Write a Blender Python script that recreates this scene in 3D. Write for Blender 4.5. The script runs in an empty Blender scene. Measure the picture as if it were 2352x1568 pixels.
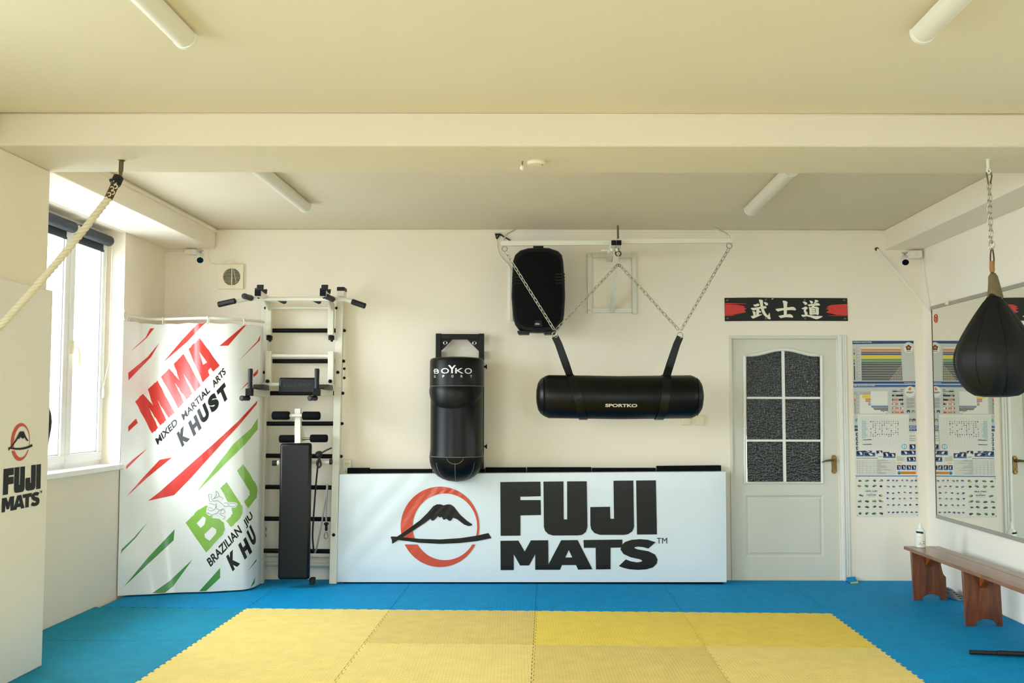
import bpy, bmesh, math, random
from mathutils import Vector, Matrix
from mathutils.geometry import delaunay_2d_cdt
from mathutils.bvhtree import BVHTree
random.seed(7)
SC = bpy.context.scene
COL = SC.collection
V = Vector
PI = math.pi

# ------------------------------------------------------------------ camera
F, PITCH, YAW, ROLL, H = 2352.2, 0.06339, -0.00205, 0.00177, 1.39427
CX, CY = 1176.0, 784.0
_c, _s = math.cos(YAW), math.sin(YAW)
RT = V((_c, -_s, 0)); FH = V((_s, _c, 0)); UPW = V((0, 0, 1))
FW = FH * math.cos(PITCH) + UPW * math.sin(PITCH)
UP = -FH * math.sin(PITCH) + UPW * math.cos(PITCH)
DN = -UP
_cr, _sr = math.cos(ROLL), math.sin(ROLL)
UX = RT * _cr - DN * _sr
VX = RT * _sr + DN * _cr
CAM = V((0, 0, H))

def ray(u, v):
    return FW + UX * ((u - CX) / F) + VX * ((v - CY) / F)
def onP(u, v, p0, n):
    d = ray(u, v); n = V(n)
    return CAM + d * ((V(p0) - CAM).dot(n) / d.dot(n))
def onY(u, v, y): return onP(u, v, (0, y, 0), (0, 1, 0))
def onX(u, v, x): return onP(u, v, (x, 0, 0), (1, 0, 0))
def onZ(u, v, z): return onP(u, v, (0, 0, z), (0, 0, 1))

cam = bpy.data.cameras.new('camera'); co = bpy.data.objects.new('camera', cam); COL.objects.link(co)
cam.sensor_width = 36.0; cam.lens = 36.0 * F / 2352.0; cam.clip_start = 0.05
m3 = Matrix((UX, -VX, -FW)).transposed()
co.matrix_world = Matrix.Translation(CAM) @ m3.to_4x4()
SC.camera = co

# ------------------------------------------------------------------ mesh builder
def base(o):
    while o.parent: o = o.parent
    return V(o.location)

class MB:
    def __init__(s): s.v = []; s.f = []; s.m = []
    def add(s, vs, fs, mi=0):
        n = len(s.v); s.v += [V(p) for p in vs]
        for f in fs: s.f.append([n + i for i in f]); s.m.append(mi)
        return s
    def box(s, c, size, rot=None, mi=0):
        h = V(size) / 2; c = V(c); vs = []
        for z in (-1, 1):
            for y in (-1, 1):
                for x in (-1, 1):
                    p = V((x * h.x, y * h.y, z * h.z))
                    vs.append(c + (rot @ p if rot else p))
        return s.add(vs, [(0, 2, 3, 1), (4, 5, 7, 6), (0, 1, 5, 4), (2, 6, 7, 3), (0, 4, 6, 2), (1, 3, 7, 5)], mi)
    def box2(s, a, b, mi=0):
        a, b = V(a), V(b)
        return s.box((a + b) / 2, (abs(b.x - a.x), abs(b.y - a.y), abs(b.z - a.z)), None, mi)
    def bar(s, a, b, w, h, up=(0, 0, 1), mi=0):          # square tube from a to b
        a, b = V(a), V(b); d = b - a; L = d.length; d.normalize()
        x = d.cross(V(up))
        if x.length < 1e-5: x = d.cross(V((0, 1, 0)))
        x.normalize(); z = x.cross(d)
        return s.box((a + b) / 2, (w, L, h), Matrix((x, d, z)).transposed(), mi)
    def frame(s, d):
        d = V(d).normalized(); a = V((0, 0, 1)) if abs(d.z) < .9 else V((1, 0, 0))
        x = d.cross(a).normalized(); return x, d.cross(x).normalized()
    def cyl(s, a, b, r, r2=None, n=16, mi=0, caps=True):
        a, b = V(a), V(b); r2 = r if r2 is None else r2
        x, y = s.frame(b - a); vs = []
        for p, q in ((a, r), (b, r2)):
            for i in range(n):
                t = 2 * PI * i / n; vs.append(p + (x * math.cos(t) + y * math.sin(t)) * q)
        fs = [(i, (i + 1) % n, n + (i + 1) % n, n + i) for i in range(n)]
        if caps: fs += [tuple(range(n))[::-1], tuple(range(n, 2 * n))]
        return s.add(vs, fs, mi)
    def tube(s, pts, r, n=8, closed=False, mi=0, rs=None):
        pts = [V(p) for p in pts]; N = len(pts); vs = []; prev = None
        for i, p in enumerate(pts):
            if closed: d = pts[(i + 1) % N] - pts[i - 1]
            else: d = pts[min(i + 1, N - 1)] - pts[max(i - 1, 0)]
            d.normalize()
            if prev is None: x, y = s.frame(d)
            else:
                x = prev - d * prev.dot(d)
                if x.length < 1e-6: x = s.frame(d)[0]
                x.normalize(); y = d.cross(x)
            prev = x; R = rs[i] if rs else r
            for k in range(n):
                t = 2 * PI * k / n; vs.append(p + (x * math.cos(t) + y * math.sin(t)) * R)
        fs = []
        for i in range(N if closed else N - 1):
            j = (i + 1) % N
            for k in range(n):
                fs.append((i * n + k, i * n + (k + 1) % n, j * n + (k + 1) % n, j * n + k))
        if not closed: fs += [tuple(range(n))[::-1], tuple(range((N - 1) * n, N * n))]
        return s.add(vs, fs, mi)
    def lathe(s, o, prof, axis=(0, 0, 1), n=32, mi=0, mod=None):
        o = V(o); ax = V(axis).normalized(); x, y = s.frame(ax); vs = []; fs = []
        for j, (r, h) in enumerate(prof):
            for i in range(n):
                t = 2 * PI * i / n; q = r * (mod(t, h) if mod else 1)
                vs.append(o + ax * h + (x * math.cos(t) + y * math.sin(t)) * q)
        for j in range(len(prof) - 1):
            for i in range(n):
                a = j * n + i; b = j * n + (i + 1) % n
                fs.append((a, b, b + n, a + n))
        fs += [tuple(range(n))[::-1], tuple(range((len(prof) - 1) * n, len(prof) * n))]
        return s.add(vs, fs, mi)
    def prism(s, out, vec, mi=0):
        out = [V(p) for p in out]; n = len(out); vec = V(vec)
        return s.add(out + [p + vec for p in out],
                     [tuple(range(n))[::-1], tuple(range(n, 2 * n))] + [(i, (i + 1) % n, n + (i + 1) % n, n + i) for i in range(n)], mi)
    def loft(s, rings, mi=0, caps=True, closed=True):
        n = len(rings[0]); vs = [V(p) for r in rings for p in r]; fs = []
        for j in range(len(rings) - 1):
            for i in range(n if closed else n - 1):
                a = j * n + i; b = j * n + (i + 1) % n
                fs.append((a, b, b + n, a + n))
        if caps and closed: fs += [tuple(range(n))[::-1], tuple(range((len(rings) - 1) * n, len(rings) * n))]
        return s.add(vs, fs, mi)
    def poly(s, pts, mi=0): return s.add(pts, [tuple(range(len(pts)))], mi)
    def build(s, name, mats, parent=None, bevel=0, smooth=True, origin=None, angle=35, fix=True):
        if not isinstance(mats, (list, tuple)): mats = [mats]
        off = base(parent) if parent else (V(origin) if origin is not None else V((0, 0, 0)))
        me = bpy.data.meshes.new(name)
        me.from_pydata([tuple(p - off) for p in s.v], [], s.f)
        for m in mats: me.materials.append(m)
        me.polygons.foreach_set('material_index', s.m)
        if fix:
            bm = bmesh.new(); bm.from_mesh(me); bmesh.ops.recalc_face_normals(bm, faces=bm.faces); bm.to_mesh(me); bm.free()
        if smooth:
            me.polygons.foreach_set('use_smooth', [True] * len(me.polygons))
            me.set_sharp_from_angle(angle=math.radians(angle))
        me.update()
        o = bpy.data.objects.new(name, me); COL.objects.link(o)
        if parent: o.parent = parent
        else: o.location = off
        if bevel:
            b = o.modifiers.new('bevel', 'BEVEL'); b.width = bevel; b.segments = 2; b.limit_method = 'ANGLE'; b.angle_limit = math.radians(40)
        return o

def tag(o, label, cat, group=None):
    o['label'] = label; o['category'] = cat
    if group: o['group'] = group
    return o
def thing(name, label, cat, loc, group=None):
    o = bpy.data.objects.new(name, None); COL.objects.link(o); o.location = V(loc); o.empty_display_size = .1
    return tag(o, label, cat, group)
def struct(o): o['kind'] = 'structure'; return o
def copy_tree(o, parent=None):
    c = o.copy(); COL.objects.link(c)
    if parent: c.parent = parent
    for ch in list(o.children): copy_tree(ch, c)
    return c

# ------------------------------------------------------------------ flat prints on surfaces
def tri2d(outs, cell=None):
    """triangulate polygons (even-odd), optional refinement grid. -> verts2d, tris"""
    vs = []; es = []
    for o in outs:
        n = len(vs); vs += [V((p[0], p[1])) for p in o]
        es += [(n + i, n + (i + 1) % len(o)) for i in range(len(o))]
    def inside(x, y):
        c = False
        for o in outs:
            j = len(o) - 1
            for i in range(len(o)):
                yi, yj = o[i][1], o[j][1]
                if (yi > y) != (yj > y) and x < (o[j][0] - o[i][0]) * (y - yi) / (yj - yi) + o[i][0]: c = not c
                j = i
        return c
    if cell:
        x0 = min(p.x for p in vs); x1 = max(p.x for p in vs); y0 = min(p.y for p in vs); y1 = max(p.y for p in vs)
        x = x0 + cell * .5
        while x < x1:
            y = y0 + cell * .5
            while y < y1:
                if inside(x, y): vs.append(V((x, y)))
                y += cell
            x += cell
    r = delaunay_2d_cdt(vs, es, [], 0, 1e-5)
    ov, of = r[0], r[2]; tr = []
    for f in of:
        cx = sum(ov[i].x for i in f) / 3; cy = sum(ov[i].y for i in f) / 3
        if inside(cx, cy): tr.append(tuple(f))
    return ov, tr
def decal(mb, polys, fn, mi=0, cell=None):
    """polys: list of outline lists (each item = [outer, hole, ...]); fn maps 2d -> 3d"""
    for outs in polys:
        if not isinstance(outs[0][0], (tuple, list)): outs = [outs]
        if cell:
            o2 = []
            for o in outs:
                q = []
                for a, c in zip(o, list(o[1:]) + [o[0]]):
                    k = max(1, int(math.dist(a[:2], c[:2]) / (cell * .8)))
                    q += [(a[0] + (c[0] - a[0]) * t / k, a[1] + (c[1] - a[1]) * t / k) for t in range(k)]
                o2.append(q)
            outs = o2
        vs, tr = tri2d(outs, cell)
        mb.add([fn(p[0], p[1]) for p in vs], tr, mi)
def stroke2d(pts, w):
    L = []; R = []
    for i, p in enumerate(pts):
        a = pts[max(i - 1, 0)]; b = pts[min(i + 1, len(pts) - 1)]
        d = V((b[0] - a[0], b[1] - a[1])); d.normalize(); n = V((-d.y, d.x)) * w / 2
        L.append((p[0] + n.x, p[1] + n.y)); R.append((p[0] - n.x, p[1] - n.y))
    return L + R[::-1]
_tc = {}
def text2d(t, bold=0.0, shear=0.0, space=1.0):
    """glyph outlines of the built-in font, filled, scaled so that cap height = 1 and width = w"""
    k = (t, bold, shear, space)
    if k in _tc: return _tc[k]
    cu = bpy.data.curves.new('t', 'FONT'); cu.body = t; cu.offset = bold; cu.shear = shear; cu.space_character = space; cu.resolution_u = 6
    ob = bpy.data.objects.new('t', cu); COL.objects.link(ob)
    dg = bpy.context.evaluated_depsgraph_get(); me = bpy.data.meshes.new_from_object(ob.evaluated_get(dg))
    bm = bmesh.new(); bm.from_mesh(me); bmesh.ops.triangulate(bm, faces=bm.faces)
    bm.verts.ensure_lookup_table()
    vs = [(v.co.x, v.co.y) for v in bm.verts]; fs = [tuple(v.index for v in f.verts) for f in bm.faces]
    bm.free(); bpy.data.meshes.remove(me); bpy.data.objects.remove(ob); bpy.data.curves.remove(cu)
    x0 = min(p[0] for p in vs); x1 = max(p[0] for p in vs); y0 = min(p[1] for p in vs); y1 = max(p[1] for p in vs)
    r = ([((p[0] - x0) / (x1 - x0), (p[1] - y0) / (y1 - y0)) for p in vs], fs)
    _tc[k] = r
    return r
def lettering(mb, t, o, ex, ey, fn, mi=0, bold=.02, shear=0, space=1.0, split=0):
    """text filling the parallelogram o, o+ex, o+ey in 2d, mapped by fn"""
    vs, fs = text2d(t, bold, shear, space)
    bm = bmesh.new()
    bv = [bm.verts.new((o[0] + x * ex[0] + y * ey[0], o[1] + x * ex[1] + y * ey[1], 0)) for x, y in vs]
    for f in fs:
        try: bm.faces.new([bv[i] for i in f])
        except ValueError: pass
    for k in range(3 if split else 0):
        e = [e for e in bm.edges if e.calc_length() > split]
        if not e: break
        bmesh.ops.subdivide_edges(bm, edges=e, cuts=1); bmesh.ops.triangulate(bm, faces=bm.faces)
    bm.verts.ensure_lookup_table(); bm.verts.index_update()
    mb.add([fn(v.co.x, v.co.y) for v in bm.verts], [[v.index for v in f.verts] for f in bm.faces], mi)
    bm.free()

# ------------------------------------------------------------------ materials
def lin(c):
    return tuple(((x / 255) / 12.92 if x / 255 <= .04045 else ((x / 255 + .055) / 1.055) ** 2.4) for x in c)
def mat(name, rgb, rough=.5, metal=0, spec=.5, var=0, vs=6, bump=0, bs=40, coat=0, bumptype='noise', bd=.002, stretch=None):
    m = bpy.data.materials.new(name); m.use_nodes = True; nt = m.node_tree; N = nt.nodes; L = nt.links
    b = N['Principled BSDF']; c = lin(rgb)
    b.inputs['Base Color'].default_value = (*c, 1); b.inputs['Roughness'].default_value = rough
    b.inputs['Metallic'].default_value = metal; b.inputs['Specular IOR Level'].default_value = spec
    if coat: b.inputs['Coat Weight'].default_value = coat; b.inputs['Coat Roughness'].default_value = .15
    tc = N.new('ShaderNodeTexCoord'); mp = N.new('ShaderNodeMapping'); L.new(tc.outputs['Object'], mp.inputs[0])
    if stretch: mp.inputs['Scale'].default_value = stretch
    if var:
        n = N.new('ShaderNodeTexNoise'); n.inputs['Scale'].default_value = vs; n.inputs['Detail'].default_value = 5
        L.new(mp.outputs[0], n.inputs['Vector'])
        r = N.new('ShaderNodeValToRGB'); r.color_ramp.elements[0].position = .3; r.color_ramp.elements[1].position = .7
        r.color_ramp.elements[0].color = (*[x * (1 - var) for x in c], 1); r.color_ramp.elements[1].color = (*[min(1, x * (1 + var)) for x in c], 1)
        L.new(n.outputs['Fac'], r.inputs[0]); L.new(r.outputs[0], b.inputs['Base Color'])
    if bump:
        bp = N.new('ShaderNodeBump'); bp.inputs['Strength'].default_value = bump; bp.inputs['Distance'].default_value = bd
        if bumptype == 'noise':
            n = N.new('ShaderNodeTexNoise'); n.inputs['Scale'].default_value = bs; n.inputs['Detail'].default_value = 4
            L.new(mp.outputs[0], n.inputs['Vector']); L.new(n.outputs['Fac'], bp.inputs['Height'])
        elif bumptype == 'voronoi':
            n = N.new('ShaderNodeTexVoronoi'); n.inputs['Scale'].default_value = bs
            L.new(mp.outputs[0], n.inputs['Vector']); L.new(n.outputs['Distance'], bp.inputs['Height'])
        elif bumptype == 'brick':
            n = N.new('ShaderNodeTexBrick'); n.inputs['Scale'].default_value = bs; n.offset = .5
            n.inputs['Color1'].default_value = (1, 1, 1, 1); n.inputs['Color2'].default_value = (1, 1, 1, 1); n.inputs['Mortar'].default_value = (0, 0, 0, 1)
            n.inputs['Mortar Size'].default_value = .07; n.inputs['Mortar Smooth'].default_value = 1.0
            L.new(mp.outputs[0], n.inputs['Vector']); L.new(n.outputs['Color'], bp.inputs['Height'])
        L.new(bp.outputs[0], b.inputs['Normal'])
    return m
M = {}
M['wall'] = mat('wall_paint', (242, 232, 216), .85, spec=.2, var=.02, vs=1.2, bump=.12, bs=25)
M['wall_r'] = mat('brightened_wall_paint', (247, 240, 228), .8, spec=.2, var=.015, vs=1.2, bump=.1, bs=25)  # wall paint lightened, daylight missing on the right wall put into the colour
M['ceil'] = mat('ceiling_paint', (225, 213, 192), .9, spec=.15, var=.02, vs=1.0, bump=.1, bs=18)
M['door'] = mat('door_paint', (214, 211, 198), .45, var=.015, vs=3)
M['trim'] = mat('trim_paint', (232, 230, 222), .4)
M['pvc'] = mat('white_pvc', (240, 241, 240), .3)
M['white_metal'] = mat('white_powder_coat', (226, 222, 208), .35, var=.015, vs=8)
M['white_plastic'] = mat('white_plastic', (232, 230, 222), .4)
M['cream_plastic'] = mat('cream_plastic', (232, 221, 192), .45)
M['black'] = mat('black_plastic', (7, 7, 7), .45, spec=.2)
M['black_rubber'] = mat('black_rubber', (13, 14, 16), .6, bump=.15, bs=120)
M['black_metal'] = mat('black_steel', (13, 12, 11), .5, spec=.3, var=.1)
M['black_vinyl'] = mat('black_vinyl', (8, 9, 10), .34, bump=.2, bs=60, spec=.3)
M['black_leather'] = mat('black_leather', (5, 5, 6), .36, bump=.15, bs=140, spec=.24)
M['matte_leather'] = mat('matte_black_leather', (9, 9, 10), .55, bump=.2, bs=120, spec=.3)
M['foam'] = mat('black_foam', (10, 11, 12), .85, spec=.15, bump=.3, bs=200)
M['vinyl'] = mat('white_vinyl', (220, 229, 233), .3, bump=.3, bs=1.6, bd=.03, stretch=(1, 1, .35), spec=.5)
M['pad_vinyl'] = mat('white_pad_vinyl', (238, 234, 230), .45)
M['curtain'] = mat('banner_vinyl', (238, 240, 239), .24, bump=.1, bs=3, bd=.02)
M['red'] = mat('red_print', (208, 50, 42), .26)
M['ring_red'] = mat('vermilion_print', (205, 75, 52), .3)
M['green'] = mat('green_print', (112, 168, 70), .26, var=.12, vs=3)
M['dkgreen'] = mat('dark_green_print', (58, 140, 62), .26, var=.15, vs=4)
M['lime'] = mat('lime_print', (138, 186, 82), .26, var=.05)
M['ink'] = mat('black_print', (17, 18, 16), .4, spec=.3)
M['silver_ink'] = mat('silver_print', (214, 214, 210), .35, metal=.3)
M['steel'] = mat('galvanised_steel', (190, 186, 172), .32, metal=.9, var=.05)
M['dark_steel'] = mat('tarnished_steel', (110, 98, 74), .4, metal=.85)
M['brass'] = mat('aged_brass', (120, 98, 62), .38, metal=.85, var=.12, vs=30)
M['rope'] = mat('cotton_rope', (222, 212, 184), .9, bump=.5, bs=200)
M['brown'] = mat('brown_leather', (84, 52, 26), .55, var=.2, vs=30)
M['suede'] = mat('grey_brown_suede', (104, 92, 66), .9, var=.15, vs=30, bump=.4, bs=120)
M['blind'] = mat('dark_blind_fabric', (52, 62, 70), .7)
M['glass_dark'] = mat('dark_rippled_glass', (20, 24, 20), .27, bump=.6, bs=55, bumptype='voronoi', bd=.006, spec=.6)
M['grey_alu'] = mat('grey_aluminium', (168, 166, 158), .4, metal=.4)
M['grey'] = mat('grey_plastic', (120, 122, 122), .5)
M['lens'] = mat('camera_lens', (6, 6, 7), .12)
M['diffuser'] = mat('lamp_diffuser', (226, 221, 208), .4)
M['paper'] = mat('paper', (226, 223, 212), .5)
M['paper_grey'] = mat('poster_grey', (196, 196, 188), .4)
M['orange'] = mat('orange_print', (206, 122, 30), .4)
M['navy'] = mat('navy_print', (24, 28, 78), .4)
M['blue_p'] = mat('blue_print', (24, 92, 158), .4)
M['dkblue_p'] = mat('dark_blue_print', (16, 62, 112), .4)
M['yellow_p'] = mat('yellow_print', (226, 200, 52), .4)
M['green_p'] = mat('green_bar_print', (76, 128, 52), .4)
M['tan_p'] = mat('tan_print', (196, 164, 108), .4)
M['pink_p'] = mat('salmon_print', (214, 120, 96), .4)
M['violet_p'] = mat('violet_print', (92, 76, 142), .4)
M['teal_p'] = mat('teal_print', (66, 164, 180), .4)
M['grey_p'] = mat('grey_print', (132, 132, 122), .4)
M['grid'] = mat('grid_print', (206, 205, 198), .5)
M['concrete'] = mat('concrete_paving', (176, 172, 164), .9, var=.06)
M['facade'] = mat('cream_facade', (238, 226, 216), .9, var=.03)
M['bottle'] = mat('bottle_plastic', (226, 234, 232), .2)
# coloured interlocking mats
def matmat(name, rgb, var, bsize):
    return mat(name, rgb, .7, spec=.12, var=var, vs=9, bump=.55, bs=bsize, bumptype='brick', bd=.003)
M['yel_a'] = matmat('pale_yellow_foam', (231, 208, 128), .05, 14)
M['yel_b'] = matmat('bright_yellow_foam', (231, 204, 92), .05, 14)
M['yel_c'] = matmat('worn_yellow_foam', (218, 194, 116), .06, 14)
M['blu_a'] = matmat('light_blue_foam', (18, 138, 174), .08, 9)  # window-side blue, its paler tone partly daylight put into the colour
M['blu_b'] = matmat('deep_blue_foam', (0, 140, 200), .07, 9)  # deeper blue, partly the weaker light put into the colour
def wood(name, a, b, sc):
    m = bpy.data.materials.new(name); m.use_nodes = True; nt = m.node_tree; N = nt.nodes; L = nt.links; p = N['Principled BSDF']
    tc = N.new('ShaderNodeTexCoord'); mp = N.new('ShaderNodeMapping'); mp.inputs['Scale'].default_value = sc
    L.new(tc.outputs['Object'], mp.inputs[0])
    w = N.new('ShaderNodeTexNoise'); w.inputs['Scale'].default_value = 3; w.inputs['Detail'].default_value = 8; w.inputs['Distortion'].default_value = 1.2
    L.new(mp.outputs[0], w.inputs['Vector'])
    r = N.new('ShaderNodeValToRGB'); r.color_ramp.elements[0].position = .3; r.color_ramp.elements[1].position = .72
    r.color_ramp.elements[0].color = (*lin(a), 1); r.color_ramp.elements[1].color = (*lin(b), 1)
    L.new(w.outputs['Fac'], r.inputs[0]); L.new(r.outputs[0], p.inputs['Base Color']); p.inputs['Roughness'].default_value = .3
    p.inputs['Coat Weight'].default_value = .3; p.inputs['Coat Roughness'].default_value = .15
    return m
M['wood'] = wood('varnished_wood', (84, 40, 18), (140, 74, 30), (8, 8, 1))
M['wood_top'] = wood('varnished_plank', (112, 66, 42), (152, 104, 74), (9, .8, 8))
M['wood_brace'] = wood('orange_wood', (120, 52, 14), (170, 84, 26), (6, 6, 6))
def special(name, fn):
    m = bpy.data.materials.new(name); m.use_nodes = True; nt = m.node_tree; nt.nodes.clear()
    out = nt.nodes.new('ShaderNodeOutputMaterial'); fn(nt, out); return m
def _glass(nt, out):
    t = nt.nodes.new('ShaderNodeBsdfTransparent'); t.inputs[0].default_value = (.97, .985, .98, 1)
    g = nt.nodes.new('ShaderNodeBsdfGlossy'); g.inputs['Roughness'].default_value = .02
    lw = nt.nodes.new('ShaderNodeLayerWeight'); lw.inputs[0].default_value = .5; pw = nt.nodes.new('ShaderNodeMath'); pw.operation = 'MULTIPLY'; pw.inputs[1].default_value = .12; nt.links.new(lw.outputs['Facing'], pw.inputs[0])
    mx = nt.nodes.new('ShaderNodeMixShader'); nt.links.new(pw.outputs[0], mx.inputs[0]); nt.links.new(t.outputs[0], mx.inputs[1]); nt.links.new(g.outputs[0], mx.inputs[2])
    nt.links.new(mx.outputs[0], out.inputs[0])
M['glass'] = special('window_glass', _glass)
def _mirror(nt, out):
    g = nt.nodes.new('ShaderNodeBsdfGlossy'); g.inputs['Roughness'].default_value = 0; g.inputs[0].default_value = (.86, .87, .84, 1)
    nt.links.new(g.outputs[0], out.inputs[0])
M['mirror'] = special('mirror_glass', _mirror)
# ------------------------------------------------------------------ the room
YW, ZC, ZB, K = 8.371, 2.852, 2.684, .0351
DIR = V((K, 1, 0)).normalized()               # side walls run along this, away from the camera
NR = V((DIR.y, -DIR.x, 0))                    # to the right of it
CL, CR = V((-2.872, YW, 0)), V((3.350, YW, 0))  # back corners
YF = -2.7
def LW(n, s, z): return CL - DIR * s + NR * n + V((0, 0, z))   # left wall: n into the room, s from the back corner
def RW(n, s, z): return CR - DIR * s - NR * n + V((0, 0, z))
def lbox(mb, n0, n1, s0, s1, z0, z1, mi=0, W=LW):
    q = [(n0, s0), (n1, s0), (n1, s1), (n0, s1)]
    return mb.prism([W(n, s, z0) for n, s in q], (0, 0, z1 - z0), mi)
SEND = 11.1
WT = .30
# floor slab: rubber floor beyond the loose tiles (towards the camera and behind it)
MAO, MAA = V((-1.8518, 7.1808, 0)), -.03218
MI_, MJ_ = V((math.cos(MAA), math.sin(MAA), 0)), V((math.sin(MAA), -math.cos(MAA), 0))
def mp(i, j, z=0): return MAO + MI_ * i + MJ_ * j + V((0, 0, z))
b = MB()
b.box2((-3.5, YF - .3, -.12), (3.7, YW + .4, -.021))
b.prism([mp(0, 2.004, -.021), mp(4, 2.004, -.021), mp(4, 7, -.021), mp(0, 7, -.021)], (0, 0, .020), 1)
b.prism([mp(0, 7.003, -.021), mp(4, 7.003, -.021), mp(4, 9.9, -.021), mp(0, 9.9, -.021)], (0, 0, .020), 2)
b.prism([mp(-1.3, 2.004, -.021), mp(-.002, 2.004, -.021), mp(-.002, 9.9, -.021), mp(-1.6, 9.9, -.021)], (0, 0, .020), 2)
b.prism([mp(4.002, 2.004, -.021), mp(5.2, 2.004, -.021), mp(5.2, 9.9, -.021), mp(4.002, 9.9, -.021)], (0, 0, .020), 2)
struct(b.build('floor', [M['concrete'], M['yel_a'], M['blu_a']], smooth=False))

# ceiling
b = MB(); b.box2((-3.5, YF - .3, ZC), (3.7, YW + .4, ZC + .15)); struct(b.build('ceiling', M['ceil'], smooth=False))
# cross beam, side beams
b = MB(); b.box2((-3.3, 5.013, ZB), (3.36, 5.60, ZC)); struct(b.build('trim_1', M['ceil'], bevel=.012))
b = MB(); lbox(b, 0, .412, 0, 2.75, ZB, ZC); struct(b.build('trim_2', M['wall'], bevel=.008))
b = MB(); lbox(b, 0, .300, 0, 2.75, ZB, ZC, 0, RW); struct(b.build('trim_3', M['wall'], bevel=.008))
# left beam continues beyond the cross beam
b = MB(); lbox(b, 0, .412, 3.38, SEND, ZB, ZC); struct(b.build('trim_4', M['wall']))
b = MB(); lbox(b, 0, .300, 3.38, SEND, ZB, ZC, 0, RW); struct(b.build('trim_5', M['wall']))

# left wall with window recesses
WINS = [(.80, 2.62), (4.9, 7.7), (7.95, 10.8)]
ZS, ZH = .93, ZB
b = MB()
lbox(b, -WT, 0, -.3, WINS[0][0], -.02, ZC)
for k, (a, c) in enumerate(WINS):
    lbox(b, -WT, 0, a, c, -.02, ZS); lbox(b, -WT, 0, a, c, ZH, ZC)
    e = WINS[k + 1][0] if k + 1 < len(WINS) else SEND + .3
    lbox(b, -WT, 0, c, e, -.02, ZC)
struct(b.build('wall_left', M['wall'], smooth=False))
# window head soffit is the wall itself; pillar under the cross beam
def pil(mb, x, y0, y1, z0, z1, mi=0):
    mb.prism([V((x + K * (y0 - 5.575), y0, z0)), V((x, y1, z0)), V((-3.0, y1, z0)), V((-3.0, y0, z0))], (0, 0, z1 - z0), mi); return mb
struct(pil(MB(), -2.560, 5.05, 5.575, .0, ZB).build('pillar', M['wall'], bevel=.006))
# right wall
b = MB(); lbox(b, -WT, 0, -.3, SEND + .3, -.02, ZC, 0, RW); struct(b.build('wall_right', M['wall_r'], smooth=False))
# back wall with the doorway
DX0, DX1, DZ = onY(1679, 1200, YW).x, onY(1930, 1200, YW).x, onY(1800, 771, YW).z
b = MB()
b.box2((-3.3, YW, -.02), (DX0, YW + .25, ZC)); b.box2((DX1, YW, -.02), (3.7, YW + .25, ZC)); b.box2((DX0, YW, DZ), (DX1, YW + .25, ZC))
struct(b.build('wall_back', M['wall'], smooth=False))
# front wall behind the camera with one window added for frontal fill light
FWN = (.9, 2.3, .9, 2.45)
b = MB()
b.box2((-3.6, YF - .25, -.02), (FWN[0], YF, ZC)); b.box2((FWN[1], YF - .25, -.02), (3.6, YF, ZC))
b.box2((FWN[0], YF - .25, -.02), (FWN[1], YF, FWN[2])); b.box2((FWN[0], YF - .25, FWN[3]), (FWN[1], YF, ZC))
struct(b.build('wall_front', M['wall'], smooth=False))

# windows -------------------------------------------------------------
def window(name, s0, s1, cuts, nf, z0, z1):
    root = bpy.data.objects.new(name, None); COL.objects.link(root); root.location = LW(nf, s0, z0); struct(root)
    f = MB(); fw = .055
    lbox(f, nf - .07, nf, s0, s1, z0, z0 + fw); lbox(f, nf - .07, nf, s0, s1, z1 - fw, z1)
    lbox(f, nf - .07, nf, s0, s0 + fw, z0, z1); lbox(f, nf - .07, nf, s1 - fw, s1, z0, z1)
    for c in cuts: lbox(f, nf - .07, nf, c - .03, c + .03, z0, z1)
    f.build('window_frame', M['pvc'], root, bevel=.004)
    ed = [s0 + fw - .02] + [x for c in cuts for x in (c - .012, c + .012)] + [s1 - fw + .02]
    for k in range(len(ed) // 2):
        a, c = ed[2 * k], ed[2 * k + 1]; sw = .062; q0, q1 = z0 + fw - .02, z1 - fw + .02
        m = MB()
        lbox(m, nf - .045, nf + .018, a, c, q0, q0 + sw); lbox(m, nf - .045, nf + .018, a, c, q1 - sw, q1)
        lbox(m, nf - .045, nf + .018, a, a + sw, q0 + sw, q1 - sw); lbox(m, nf - .045, nf + .018, c - sw, c, q0 + sw, q1 - sw)
        sash = m.build('sash', M['pvc'], root, bevel=.004)
        g = MB(); lbox(g, nf - .02, nf - .008, a + sw - .004, c - sw + .004, q0 + sw - .004, q1 - sw + .004)
        g.build('pane', M['glass'], sash, smooth=False)
        gk = MB()
        for (p, q, r, t) in ((a + sw, c - sw, q0 + sw, q0 + sw + .006), (a + sw, c - sw, q1 - sw - .006, q1 - sw), (a + sw, a + sw + .006, q0 + sw, q1 - sw), (c - sw - .006, c - sw, q0 + sw, q1 - sw)):
            lbox(gk, nf - .006, nf + .004, p, q, r, t)
        gk.build('gasket', M['grey'], sash, smooth=False)
        if k == 0 and name == 'window_1':
            h = MB(); s = c - .03; zz = onP(160, 797, LW(nf, 0, 0), NR).z
            lbox(h, nf + .018, nf + .03, s - .016, s + .016, zz - .045, zz + .045)
            h.tube([LW(nf + .03, s, zz + .0), LW(nf + .055, s, zz), LW(nf + .062, s - .012, zz - .01), LW(nf + .062, s - .03, zz - .07), LW(nf + .062, s - .03, zz - .125)], .009, 8)
            h.build('window_handle', M['cream_plastic'], root)
    sl = MB(); lbox(sl, nf, .035, s0 - .0, s1 + .0, z0 - .035, z0 + .004)
    sl.build('window_sill', M['pvc'], root, bevel=.006)
    return root
NF = -.14
window('window_1', WINS[0][0], WINS[0][1], (1.40, 2.0), NF, ZS + .035, ZH)
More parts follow.
